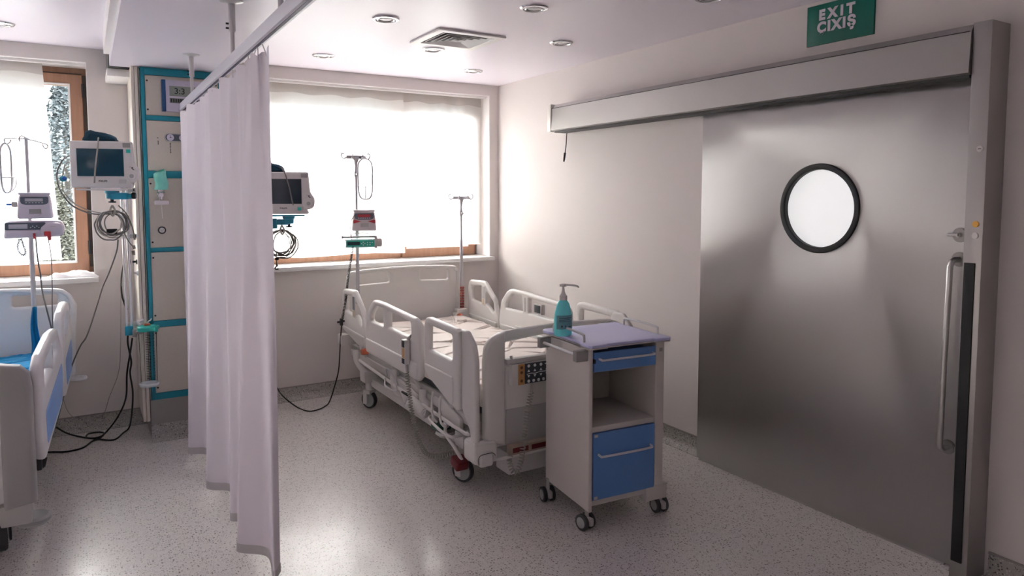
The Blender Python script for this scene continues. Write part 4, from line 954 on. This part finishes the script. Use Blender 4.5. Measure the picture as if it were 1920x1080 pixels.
# foot control panel
cp = MB().box((-.325, -1.132, .590), (.02, -1.098, .700), .008).build('control_panel', M['bed_metal'], bed)
MB().box((-.350, -1.128, .704), (.03, -1.088, .728), .004).tube([(-.318, -1.11, .742), (-.318, -1.118, .70)], .007, 8).build('panel_hanger', M['bed_dark'], cp)
MB().box((-.288, -1.1345, .592), (-.252, -1.131, .698), .001).build('amber_strip', M['keyorange'], cp)
MB().box((-.08, -1.1345, .592), (-.05, -1.131, .698), .001).build('amber_strip', M['keyorange'], cp)
kp = MB().box((-.250, -1.135, .594), (-.082, -1.131, .698), .001).build('keypad', M['keydark'], cp)
mb = MB()
for r_ in range(4):
    for c_ in range(5 if r_ == 3 else 4):
        x = -.228 + c_ * (.030 if r_ == 3 else .037); z = .684 - r_ * .026
        if r_ in (0, 3):
            if r_ == 0 and c_ == 3: mb.box((x - .012, -1.1365, z - .002), (x + .010, -1.134, z + .003)); continue
            mb.cyl((x, -1.1345, z), (x, -1.1365, z), .008, n=14)
        else:
            s = 1 if r_ == 1 else -1
            mb.plate([(x - .008, z - s * .005), (x + .008, z - s * .005), (x, z + s * .008)] if s > 0 else [(x - .008, z + .005), (x, z - .008), (x + .008, z + .005)], [], .002, 0, mx=T(0, -1.1355, 0) @ XZ)
mb.tube([(-.240, -1.136, .642), (-.215, -1.136, .646), (-.19, -1.136, .642), (-.16, -1.136, .647), (-.095, -1.136, .645)], .0016, 6).build('key_marks', M['keywhite'], kp)
mb = MB()
for z in (.680, .655, .612): mb.cyl((-.270, -1.134, z), (-.270, -1.136, z), .008, n=12)
mb.build('amber_marks', mat('brown_key_marks', (.12, .05, .02), .4), cp)
ft = MB().box((-.33, -1.128, .232), (.30, -1.085, .282), .005).build('foot_label_bar', mat('beige_bar', (.42, .33, .26), .4), bed)
MB().box((-.318, -1.1305, .245), (-.225, -1.127, .270), .001).box((-.205, -1.1305, .245), (-.115, -1.127, .270), .001).build('dark_red_stripe', M['darkred'], ft)
mb = MB()
for k in range(4): mb.cyl((-.085 + k * .032, -1.127, .258), (-.085 + k * .032, -1.131, .258), .011, n=16)
mb.build('round_marks', M['pump'], ft)
MB().tube([(-.42, -1.11, .225), (-.30, -1.122, .228), (.30, -1.122, .228), (.42, -1.11, .225)], .008, 10, smooth=5).build('foot_bar', mp, bed)
# side rails
def side(s, near):
    X = s * .520
    m_ = YZ
    # head end rail
    o1 = fillet([(.915, .565, .03), (.93, .80, .0), (.915, .868, .05), (.66, .882, .05), (.50, .765, .05), (.432, .60, .03), (.445, .50, .03), (.60, .505, .04)], 6)
    h1 = [fillet([(.87, .715, .015), (.885, .825, .02), (.69, .840, .02), (.69, .70, .015)], 4), fillet([(.635, .815, .02), (.635, .715, .01), (.495, .635, .02), (.515, .735, .03)], 4)]
    r1 = MB().plate(o1, h1, .036, .014, mx=T(X, 0, 0) @ m_).build('head_side_rail', mp, bed)
    MB().plate(fillet([(.90, .572, .02), (.905, .60, .01), (.455, .588, .01), (.465, .508, .02), (.59, .515, .02)], 4), [], .052, .008, mx=T(X, 0, 0) @ m_).build('lower_band', mp, r1)
    k_ = MB().box((X - .021, .632, .690), (X + .021, .692, .845), .004).build('rail_post', mp, r1)
    MB().box((X - .0225, .640, .745), (X + .0225, .684, .838), .002).build('dark_keypad', mat('blue_grey_key', (.16, .18, .21), .4) if near else M['mon2'], k_)
    MB().box((X - .0228, .650, .70), (X + .0228, .682, .742), .002).build('amber_keypad', mat('pale_amber_key', (.62, .50, .36), .4), k_)
    # middle rail
    o2 = fillet([(.425, .505, .05), (.432, .62, .05), (.40, .765, .10), (.29, .868, .14), (.10, .868, .06), (-.40, .846, .035), (-.470, .815, .05), (-.478, .70, .0), (-.462, .51, .03), (-.44, .485, .03), (0, .498, .0)], 8)
    h2 = [fillet([(.345, .718, .02), (.315, .775, .06), (.235, .832, .06), (.105, .835, .015), (.09, .722, .012)], 6),
          fillet([(.02, .724, .012), (.02, .830, .012), (-.345, .814, .02), (-.352, .726, .02)], 5)]
    r2 = MB().plate(o2, h2, .038, .015, mx=T(X, 0, 0) @ m_).build('middle_side_rail', mp, bed)
    MB().plate(fillet([(.405, .500, .02), (.408, .592, .01), (-.452, .592, .01), (-.445, .495, .02)], 4), [], .054, .008, mx=T(X, 0, 0) @ m_).build('lower_band', mp, r2)
    if not near:
        q = MB().box((X - .026, -.16, .735), (X + .006, -.06, .805), .005).build('rail_keypad', M['mon2'], r2)
        MB().box((X - .0275, -.150, .745), (X - .025, -.075, .797), .002).build('key_face', M['keydark'], q)
        MB().box((X - .021, .052, .727), (X + .021, .062, .828), .003).build('grip_insert', M['greyblock'], r2)
        MB().box((X - .034, .06, .595), (X - .018, .18, .612), .005).build('release_latch', mp, r2)
    # foot end rail
    o3 = fillet([(-.535, .59, .02), (-.530, .80, .0), (-.545, .872, .035), (-.60, .882, .03), (-.93, .872, .02), (-.96, .86, .0), (-.955, .455, .02), (-.92, .445, .02), (-.60, .545, .05)], 6)
    h3 = [fillet([(-.590, .70, .015), (-.592, .838, .02), (-.885, .832, .02), (-.885, .700, .02)], 5)]
    r3 = MB().plate(o3, h3, .036, .014, mx=T(X, 0, 0) @ m_).build('foot_side_rail', mp, bed)
    MB().plate(fillet([(-.548, .592, .01), (-.548, .618, .01), (-.90, .618, .01), (-.90, .460, .02), (-.60, .552, .03)], 4), [], .050, .007, mx=T(X, 0, 0) @ m_).build('lower_band', mp, r3)
    # hinge arms under the rails
    for y in (.70, .10, -.25, -.70):
        MB().tube([(X - s * .03, y, .56), (X - s * .045, y, .46), (X - s * .07, y - .03, .40)], .014, 10, smooth=4).build('rail_arm', M['bed_metal'], bed)
side(-1, True); side(1, False)
# deck and frame
MB().box((-.44, -1.00, .385), (.44, 1.02, .425), .008).build('mattress_deck', M['bed_dark'], bed)
for s in (-1, 1):
    MB().box((s * .455, -1.0, .345), (s * .425, 1.0, .395), .006).build('deck_side_beam', M['bed_metal'], bed)
    MB().tube([(s * .50, .66, .385), (s * .505, .50, .375), (s * .505, -.85, .335), (s * .48, -.95, .33)], .010, 10, smooth=4).build('accessory_rail', mp, bed)
    MB().box((s * .40, -.92, .165), (s * .34, .92, .225), .006).build('chassis_beam', M['bed_metal'], bed)
    # lifting arm shields
    MB().plate(fillet([(.06, .40, .02), (-.30, .36, .02), (-.30, .28, .05), (-.12, .235, .03)], 4), [], .02, .006, mx=T(s * .47, 0, 0) @ YZ).build('lift_shield', mp, bed)
    MB().plate(fillet([(-.56, .44, .02), (-.86, .37, .02), (-.86, .30, .02), (-.66, .30, .03)], 4), [], .02, .006, mx=T(s * .47, 0, 0) @ YZ).build('lift_shield', mp, bed)
    MB().tube([(s * .485, .80, .42), (s * .49, .76, .36), (s * .47, .72, .31), (s * .42, .72, .27)], .022, 12, smooth=5).build('head_bracket', mp, bed)
    MB().tube([(s * .485, .06, .44), (s * .495, .04, .38), (s * .49, .0, .32), (s * .46, -.03, .30)], .022, 12, smooth=5).build('middle_bracket', mp, bed)
    MB().tube([(s * .485, -.40, .42), (s * .495, -.42, .37), (s * .47, -.46, .33)], .022, 12, smooth=5).build('middle_bracket', mp, bed)
for y in (.74, -.80):
    MB().box((-.46, y - .05, .200), (.46, y + .05, .285), .012).build('cross_member', M['bed_metal'], bed)
MB().box((-.30, -1.06, .10), (.42, -.92, .215), .012).build('base_housing', M['bed_metal'], bed)
MB().box((-.20, -.60, .225), (.20, .55, .30), .01).build('drive_unit', M['bed_dark'], bed)
for y in (.35, -.42):
    MB().box((-.12, y - .05, .22), (.12, y + .05, .39), .01).build('lift_column', M['bed_metal'], bed)
# hooks, knobs, levers along the near side
MB().cyl((-.515, .455, .488), (-.560, .455, .486), .024, .021, n=20, bev=.004).build('orange_knob', M['orange'], bed)
MB().box((-.565, .88, .45), (-.50, .97, .53), .015).build('head_coupling', mp, bed)
MB().tube([(-.515, .10, .395), (-.535, .06, .455), (-.535, -.02, .455), (-.53, -.09, .40), (-.53, -.08, .345), (-.53, .09, .335), (-.52, .12, .38)], .0055, 8, smooth=3).build('wire_loop', M['rail_white'], bed)
for y in (-.62, -.72):
    MB().tube([(-.525, y, .47), (-.535, y - .005, .40), (-.53, y - .01, .33), (-.51, y - .02, .30)], .0065, 8, smooth=4).build('drip_bag_rod', mp, bed)
MB().tube([(-.47, -.55, .315), (-.53, -.58, .305), (-.535, -.83, .285), (-.47, -.86, .285)], .008, 8, smooth=4).build('pedal_frame', mp, bed)
for i, y in enumerate((-.24, -.29, -.34, -.47, -.52)):
    MB().tube([(-.52, y, .34), (-.53, y, .315), (-.54, y - .012, .305), (-.545, y - .016, .320)], .0045, 7, smooth=3).build('bag_hook', M['rail_white'], bed)
MB().cyl((-.515, -.32, .335), (-.515, -.50, .31), .030, .030, n=16, bev=.008).build('actuator', M['bed_metal'], bed)
MB().box((-.525, -.16, .352), (-.50, -.25, .362), .002).build('black_marking', M['black'], bed)
lv = MB().tube([(-.47, -.66, .27), (-.485, -.70, .245), (-.48, -.80, .20), (-.47, -.86, .15)], .010, 10, smooth=5).build('brake_lever', mp, bed)
MB().box((-.04, -.042, -.020), (.035, .045, .030), .014, 3, mx=T(-.475, -.845, .130) @ RX(.3)).build('red_pedal', M['darkred'], lv)
MB().box((-.045, -.06, -.016), (.03, .06, .022), .012, 3, mx=T(-.462, -.605, .262) @ RX(-.15)).build('green_pedal', M['greenped'], lv)
MB().lathe([(.0001, -.03), (.035, -.028), (.058, -.008), (.052, .006), (.0001, .012)], 26, mx=T(-.44, -.60, .225)).build('bumper_dome', mp, bed)
MB().sph((-.465, -.66, .287), (.022, .022, .022), 16).build('chrome_pivot', M['chrome'], bed)
for x, y in ((-.405, .745), (-.425, -.785), (.405, .745), (.425, -.785)):
    castor(bed, x, y, .064, .5 if x < 0 else .2, .215)
# hand control clipped on the near rail
hc = MB().box((-.577, -.352, .568), (-.545, -.300, .712), .006).build('hand_control', M['bed_metal'], bed)
MB().box((-.5795, -.345, .668), (-.576, -.307, .708), .001).box((-.5795, -.345, .572), (-.576, -.307, .602), .001).build('dark_keys', M['keydark'], hc)
MB().box((-.5793, -.345, .606), (-.576, -.307, .664), .001).build('amber_keys', mat('amber_hand_keys', (.55, .33, .17), .4), hc)
MB().tube([(-.55, -.33, .71), (-.53, -.34, .735), (-.515, -.345, .735)], .008, 8, smooth=4).build('hanging_hook', M['greyblock'], hc)
MB().tube([(-.560, -.326, .572), (-.557, -.330, .52)], .006, 8).build('cord_strain_relief', M['bed_dark'], hc)
MB().coil([(-.557, -.330, .52), (-.552, -.345, .42), (-.550, -.380, .303), (-.545, -.417, .205), (-.53, -.445, .130), (-.48, -.425, .050), (-.42, -.430, .024), (-.34, -.435, .024), (-.26, -.45, .05), (-.22, -.46, .12)], .0115, .0150, .0034, n=6).build('coiled_cord', M['cord_lt'], hc)
MB().tube([(-.200, -1.122, .595), (-.205, -1.128, .57), (-.215, -1.14, .545)], .007, 8, smooth=3).coil([(-.215, -1.14, .548), (-.235, -1.145, .482), (-.25, -1.145, .389), (-.270, -1.15, .282), (-.282, -1.15, .205), (-.305, -1.145, .150), (-.33, -1.14, .165), (-.34, -1.13, .215), (-.325, -1.12, .24)], .0120, .0155, .0034, n=6).build('coiled_cord', M['cord_lt'], cp)

# mattress of the right bed
def mattress_mesh(w, l, z0, z1, y0, wr=.008, seed=2, rise=0.0):
    rnd = random.Random(seed)
    folds = []
    for k in range(70):
        a = rnd.choice((.55, -.6, .62, 1.2, -.5)) + rnd.uniform(-.18, .18)
        folds.append((rnd.uniform(-.5, .5), rnd.uniform(-l / 2, l / 2), cos(a), sin(a), rnd.uniform(.5, 1.2), rnd.uniform(.06, .17), rnd.choice((1, -1, -1))))
    def top(x, y):
        z = z1 + rise * max(0, y)
        for fx, fy, ca, sa, st, ln, sg in folds:
            dx, dy = x - fx, y - fy
            if dx * dx + dy * dy > .16: continue
            u = dx * ca + dy * sa; v = -dx * sa + dy * ca + .02 * sin(u * 12)
            z += wr * st * math.exp(-(u / ln) ** 2) * (.55 * math.exp(-((v - .012) / .013) ** 2) - 1.25 * math.exp(-(v / .0055) ** 2))
        return z + .007 * sin(x * 9 + 1) * sin(y * 6)
    def fn(u, v):
        # wraps over the sides
        a = (u - .5) * 2; e = min(1, (1 - abs(a)) / .08); x = (w / 2) * max(-1, min(1, a * 1.04)) * (1 if e < 1 else 1)
        b = (v - .5) * 2; e2 = min(1, (1 - abs(b)) / .04); y = y0 + (l / 2) * b
        h = min(1, math.sqrt(max(0, 1 - (1 - e) ** 2))) * min(1, math.sqrt(max(0, 1 - (1 - e2) ** 2)))
        return (x, y, z0 + (top(x, y - y0) - z0) * h)
    return MB().grid(fn, 190, 360).box((-w / 2 + .01, y0 - l / 2 + .01, z0 - .002), (w / 2 - .01, y0 + l / 2 - .01, z0 + .03))
mt = thing('mattress', 'crumpled cream mattress lying on the right hospital bed', 'mattress', (BX, BY, .4265))
MB().box((-.43, -1.01, 0), (.43, .925, .05), .02).build('base_layer', M['keydark'], mt)
mattress_mesh(.87, 1.94, .045, .158, -.04, .013, 2).build('quilted_cover', M['mattress'], mt, sharp=60)
# red-orange clamp block at the pole foot on the mattress
pc_ = thing('pole_clamp', 'white and orange clamp block at the foot of the shorter drip pole', 'clamp', (2.545, 5.02, .575))
MB().box((-.035, -.03, .032), (.055, .03, .062), .006).box((-.05, -.032, .004), (.05, .03, .034), .008).build('clamp_body', M['bed'], pc_)
MB().sph((-.018, -.03, .004), (.030, .022, .026), 18).build('orange_grip', M['orange'], pc_)
mb = MB()
for k in range(8): mb.lathe([(.016, 0), (.018, .005), (.018, .011), (.016, .016)], 18, mx=T(.03, .02, .065 + k * .022))
mb.build('red_collar', mat('brick_red_collar', (.30, .07, .05), .4), pc_)

# ------------------------------------------------------------------ left bed
b2 = thing('hospital_bed', 'white hospital bed with blue inlays at the left edge of the photo', 'bed', (-.205, 3.47, 0), -.05)
mw = M['bedb']; CX = -.50
hb2 = MB().plate(fillet([(-.95, .40, .03), (.02, .40, .03), (.045, .86, .0), (.01, .945, .10), (-.10, .972, .12), (CX, .985, 2), (-.90, .972, .12), (-.99, .94, .1), (-1.02, .86, 0)], 8), [fillet([(-.29, .866, .012), (-.055, .868, .012), (-.055, .935, .012), (-.29, .938, .012)], 4), fillet([(-.93, .868, .012), (-.70, .866, .012), (-.70, .938, .012), (-.93, .935, .012)], 4)], .04, .016, mx=T(0, 1.72, 0) @ XZ).build('headboard', M['bedb'], b2)
MB().tube([(.02, 1.70, .80), (.025, 1.70, .87), (-.01, 1.70, .935), (-.10, 1.70, .962), (CX, 1.70, .974), (-.88, 1.70, .962), (-.97, 1.70, .935), (-1.0, 1.70, .86)], .014, 10, smooth=6).build('edge_rim', mw, hb2)
fb2 = MB().plate(fillet([(-.98, .26, .02), (-.02, .30, .02), (-.012, .74, .0), (-.018, .84, .10), (-.12, .872, .10), (CX, .885, 2), (-.88, .872, .1), (-.985, .84, .1), (-.99, .74, 0)], 8), [fillet([(-.83, .72, .02), (-.17, .72, .02), (-.17, .80, .02), (-.83, .80, .02)], 4)], .045, .018, mx=T(0, -.02, 0) @ XZ).build('footboard', mw, b2)
MB().plate([(-.125, .265), (-.012, .285), (-.010, .76), (-.02, .825), (-.05, .858), (-.125, .872)], [], .075, .022, mx=T(0, -.02, 0) @ XZ).build('footboard_post', mat('shaded_white_post', (.34, .33, .325), .45), fb2)  # grey carries the shade on this side of the white footboard
MB().plate(fillet([(-.84, .37, .02), (-.185, .37, .02), (-.185, .56, .02), (-.84, .56, .02)], 4), [], .01, .003, mx=T(0, -.046, 0) @ XZ).build('blue_panel', mat('deep_blue_inlay', (.012, .11, .30), .35), fb2)
MB().box((-.14, -.05, .20), (-.03, .02, .29), .012).build('corner_leg', M['bed_dark'], b2)
MB().lathe([(.0001, -.018), (.055, -.016), (.064, -.005), (.064, .008), (.052, .018), (.0001, .020)], 32, mx=T(-.035, .04, .185)).build('wall_bumper', M['hub'], b2)
MB().lathe([(.0001, -.01), (.05, -.008), (.055, .0), (.05, .012), (.0001, .014)], 32, mx=T(.035, 1.66, .40)).build('wall_bumper', M['bedb'], b2)
def rail2(y0, y1, z0=.42, zt=.905, nm='foot_side_rail'):
    L = y1 - y0
    o = fillet([(y0 + .06, z0, .05), (y1 - .12, z0 + .03, .10), (y1, z0 + .16, .1), (y1 - .01, z0 + .30, .1), (y1 - L * .22, zt - .02, .16), (y1 - L * .48, zt, .12), (y0 + L * .10, zt - .02, .06), (y0, zt - .06, .05), (y0 - .0, z0 + .1, .08)], 8)
    h = [fillet([(y0 + .13, z0 + .30, .03), (y0 + .14, zt - .085, .03), (y0 + L * .50, zt - .06, .06), (y1 - L * .26, zt - .085, .06), (y1 - .16, z0 + .33, .04)], 6)]
    r_ = MB().plate(o, h, .042, .017, mx=T(-.004, 0, 0) @ YZ).build(nm, mw, b2)
    MB().plate(fillet([(y0 + .14, z0 + .045, .03), (y1 - .14, z0 + .06, .06), (y1 - .06, z0 + .18, .05), (y1 - .09, z0 + .245, .03), (y0 + .11, z0 + .20, .03)], 6), [], .046, .004, mx=T(-.004, 0, 0) @ YZ).build('blue_inlay', M['blue_inlay'], r_)
    MB().box((-.026, y0 + L * .5 - .02, z0 + .29), (.018, y0 + L * .5 + .02, zt - .05), .006).build('grip_bar', mw, r_)
    return r_
rail2(-.0, .99, .42, .895); rail2(1.03, 1.66, .43, .93, 'head_side_rail')
MB().plate([(.0, .42), (.99, .42), (.99, .9), (0, .9)], [], .036, .015, mx=T(-1.0, 0, 0) @ YZ).build('far_side_rail', mw, b2)
MB().box((-.95, .02, .385), (-.06, 1.69, .42), .006).build('mattress_deck', M['bed_dark'], b2)
MB().box((-.90, .10, .20), (-.12, 1.6, .26), .01).build('chassis', M['bed_dark'], b2)
MB().box((-.70, .5, .25), (-.32, 1.2, .39), .02).build('lift_unit', M['bed_dark'], b2)
MB().cyl((-.03, .10, .41), (.012, .10, .40), .025, n=18, bev=.004).box((-.02, .06, .38), (.0, .14, .44), .006).build('rail_lock', M['blackp'], b2)
for x, y in ((-.175, .22), (-.85, .22), (-.175, 1.5), (-.85, 1.5)):
    castor(b2, x, y, .062, .25, .21, hood=(x > -.5 and y < 1))
mt2 = thing('mattress', 'mattress with bright blue sheet on the left bed', 'mattress', (-.205, 3.47, .4215), -.05)
MB().box((-.93, .04, 0), (-.06, 1.67, .10), .03).build('mattress_core', mat('navy_dotted_cover', (.10, .11, .25), .7, vary=.9, vscale=45), mt2)
mattress_mesh(.88, 1.64, .095, .165, 0, .014, 9).build('blue_sheet', M['sheet'], mt2, sharp=60).location = (-.495, .855, 0)
def drapef(u, v):
    w = .012 + .016 * (1 - v)
    a = (u - .5) * 2
    return (a * w + .004 * sin(v * 7), .012 * cos(a * 2.5) - .02 + .006 * sin(a * 9 + v * 4), .31 * v)
tag(MB().grid(drapef, 20, 24).build('sheet_corner', M['sheet'], sharp=0), 'narrow blue sheet corner tied up around the drip pole of the left bed', 'bed sheet').location = (-.288, 5.035, .575)

# white cloth on the left window sill
def clothf(u, v):
    a = (u - .5) * 2; b = (v - .5) * 2; r_ = max(abs(a), abs(b))
    z = .030 * (1 - r_ ** 4) * (1 + .25 * sin(a * 5 + b * 3)) + .006 * sin(a * 11) * cos(b * 7) * (1 - r_ ** 2)
    return (.135 * a + .012 * sin(b * 4), .085 * b + .01 * sin(a * 5), max(.001, z))
cl = thing('folded_cloth', 'crumpled white cloth on the left window sill', 'cloth', (-.085, 5.400, 1.0172))
MB().grid(clothf, 40, 30).build('cloth_body', M['paper'], cl, sharp=0)
MB().box((-.12, -.075, 0), (.12, .075, .006), .003).build('under_fold', M['paper'], cl)

# ------------------------------------------------------------------ loose cables
tubes('monitor_cable', 'grey cable hanging from the coil under the left monitor to behind the left bed', [(.150, 4.66, 1.29), (.142, 4.72, 1.22), (.104, 4.85, 1.088), (.065, 4.9, .988), (.021, 4.9, .845), (-.026, 4.9, .704), (-.062, 4.92, .642), (-.110, 4.98, .517), (-.150, 5.08, .36), (-.20, 5.16, .16), (-.24, 5.2, .03)], .0042, M['cord_grey'])
tubes('pump_cable', 'thin grey cable hanging from the red plug of the syringe pump', [(-.196, 4.885, 1.292), (-.191, 4.93, 1.224), (-.19, 5.0, 1.139), (-.196, 5.08, .986), (-.202, 5.11, .852), (-.204, 5.11, .65)], .0028, M['cord_grey'])
tubes('pump_cable', 'thicker grey cable winding down beside the drip pole of the left bed', [(-.263, 5.0, 1.305), (-.260, 5.02, 1.188), (-.251, 5.06, 1.056), (-.245, 5.07, .958), (-.223, 5.07, .826), (-.205, 5.06, .713), (-.199, 5.05, .60)], .0042, M['cord_grey'])
tubes('power_cord', 'black cord dropping from the teal clamp and running left over the floor', [(.189, 4.852, .705), (.187, 4.86, .639), (.203, 4.9, .519), (.195, 4.92, .442), (.207, 4.95, .314), (.199, 5.0, .165), (.187, 5.16, .03), (.150, 5.13, .008), (.093, 5.018, .007), (-.002, 5.098, .007), (-.089, 5.19, .008), (-.16, 5.24, .03), (-.22, 5.26, .075)], .0052, M['cord_blk'])
tubes('power_cord', 'black cord tied in a loose loop on the floor by the left bed', [(.212, 4.86, .672), (.199, 4.9, .573), (.179, 4.95, .437), (.17, 5.0, .273), (.126, 5.08, .138), (.06, 5.20, .014), (.013, 5.09, .017), (-.051, 5.104, .02), (-.042, 5.22, .010), (.015, 5.235, .007), (.044, 5.19, .007), (.022, 5.106, .007), (-.025, 5.055, .007), (-.074, 4.954, .007), (-.156, 4.93, .007), (-.241, 4.972, .007), (-.33, 5.0, .007)], .0052, M['cord_blk'])
tubes('thin_cable', 'very thin pale cable sagging from the column side rail towards the left bed', [(.178, 4.85, 1.116), (.161, 4.9, .916), (.151, 5.0, .6), (.136, 5.1, .41), (.082, 5.2, .236), (.049, 5.25, .122), (.0, 5.27, .085), (-.072, 5.27, .082), (-.141, 5.2, .167), (-.168, 5.1, .299), (-.163, 5.0, .357)], .0020, M['cord_lt'])
tubes('cable_stub', 'short thick black cable piece hanging beside the column side rail', [(.185, 4.86, 1.148), (.168, 4.88, 1.049), (.165, 4.88, .951), (.178, 4.87, .884), (.19, 4.86, .85)], .0050, M['cord_blk'])
cr_ = thing('power_cord', 'black coiled cord from the pumps down to the floor left of the right bed', 'cable', (1.6, 4.95, 1.2))
def rel(pts, o=(1.6, 4.95, 1.2)): return [tuple(V(p) - V(o)) for p in pts]
MB().coil(rel([(1.640, 4.93, 1.200), (1.632, 4.95, 1.108), (1.612, 4.97, .952), (1.593, 4.975, .796), (1.565, 4.985, .638)]), .0075, .0105, .0028, n=5).build('coiled_section', M['cord_blk'], cr_)
MB().tube(rel([(1.565, 4.985, .638), (1.555, 5.0, .48), (1.540, 5.0, .284), (1.509, 5.0, .162), (1.489, 5.08, .02), (1.44, 5.03, .007), (1.378, 4.977, .007), (1.305, 4.977, .007), (1.259, 5.12, .008), (1.173, 5.18, .09), (1.118, 5.2, .187), (1.044, 5.2, .256), (.97, 5.1, .5), (.915, 4.9, .74)]), .0048, 8, smooth=8).build('plain_section', M['cord_blk'], cr_)
MB().tube(rel([(1.655, 4.93, 1.405), (1.628, 4.935, 1.36), (1.622, 4.94, 1.28), (1.640, 4.93, 1.200)]), .003, 7, smooth=5).build('upper_lead', M['cord_grey'], cr_)
MB().cyl(tuple(V((1.53, 4.99, .626)) - V((1.6, 4.95, 1.2))), tuple(V((1.585, 4.98, .632)) - V((1.6, 4.95, 1.2))), .008, n=12, bev=.002).box((-.05, .022, -.600), (-.03, .05, -.548), .005).build('cord_clip', M['blackp'], cr_)

# ------------------------------------------------------------------ camera, sky, view
cam = bpy.data.cameras.new('camera'); co = bpy.data.objects.new('camera', cam); COL.objects.link(co)
cam.sensor_width = 36; cam.lens = 36 * 1318 / 1920; cam.shift_y = -81 / 1920; cam.clip_start = .05; cam.clip_end = 300
co.location = (0, 0, 1.55); co.rotation_euler = (radians(90 - 4.056), 0, radians(-31.16))
SC.camera = co

w = bpy.data.worlds.new('overcast_sky'); SC.world = w; w.use_nodes = True; nt = w.node_tree
bg = nt.nodes['Background']; bg.inputs['Strength'].default_value = 1.0
tc = nt.nodes.new('ShaderNodeTexCoord'); sx = nt.nodes.new('ShaderNodeSeparateXYZ'); cr = nt.nodes.new('ShaderNodeValToRGB')
e = cr.color_ramp.elements; e[0].position = .42; e[0].color = (.17, .165, .16, 1); e[1].position = .56; e[1].color = (1.0, .945, .93, 1)
mr = nt.nodes.new('ShaderNodeMapRange'); mr.inputs['From Min'].default_value = -1; mr.inputs['From Max'].default_value = 1
nt.links.new(tc.outputs['Generated'], sx.inputs[0]); nt.links.new(sx.outputs['Z'], mr.inputs['Value']); nt.links.new(mr.outputs['Result'], cr.inputs['Fac'])
vm = nt.nodes.new('ShaderNodeVectorMath'); vm.operation = 'SCALE'; vm.inputs['Scale'].default_value = 36.0
nt.links.new(cr.outputs['Color'], vm.inputs[0]); nt.links.new(vm.outputs['Vector'], bg.inputs['Color'])
# portals so that the renderer samples the daylight through each window opening
for a, b in W:
    L = bpy.data.lights.new('window_portal', 'AREA'); L.shape = 'RECTANGLE'; L.size = b - a; L.size_y = WZ[1] - WZ[0]; L.cycles.is_portal = True
    o = bpy.data.objects.new('window_portal', L); COL.objects.link(o); o.location = ((a + b) / 2, 5.72, (WZ[0] + WZ[1]) / 2); o.rotation_euler = (radians(-90), 0, 0)

L = bpy.data.lights.new('window_portal', 'AREA'); L.shape = 'RECTANGLE'; L.size = WZ[1] - WZ[0]; L.size_y = SW[1] - SW[0]; L.cycles.is_portal = True  # portal of the added fill window
o = bpy.data.objects.new('window_portal', L); COL.objects.link(o); o.location = (XL - .22, (SW[0] + SW[1]) / 2, (WZ[0] + WZ[1]) / 2); o.rotation_euler = (0, radians(-90), 0)

SC.view_settings.view_transform = 'Standard'; SC.view_settings.look = 'None'; SC.view_settings.gamma = 1
SC.view_settings.use_curve_mapping = False; SC.view_settings.exposure = 0.86
SC.cycles.use_denoising = True; SC.cycles.denoising_prefilter = 'ACCURATE'
SC.cycles.max_bounces = 12; SC.cycles.diffuse_bounces = 6; SC.cycles.transparent_max_bounces = 16
SC.cycles.caustics_refractive = False
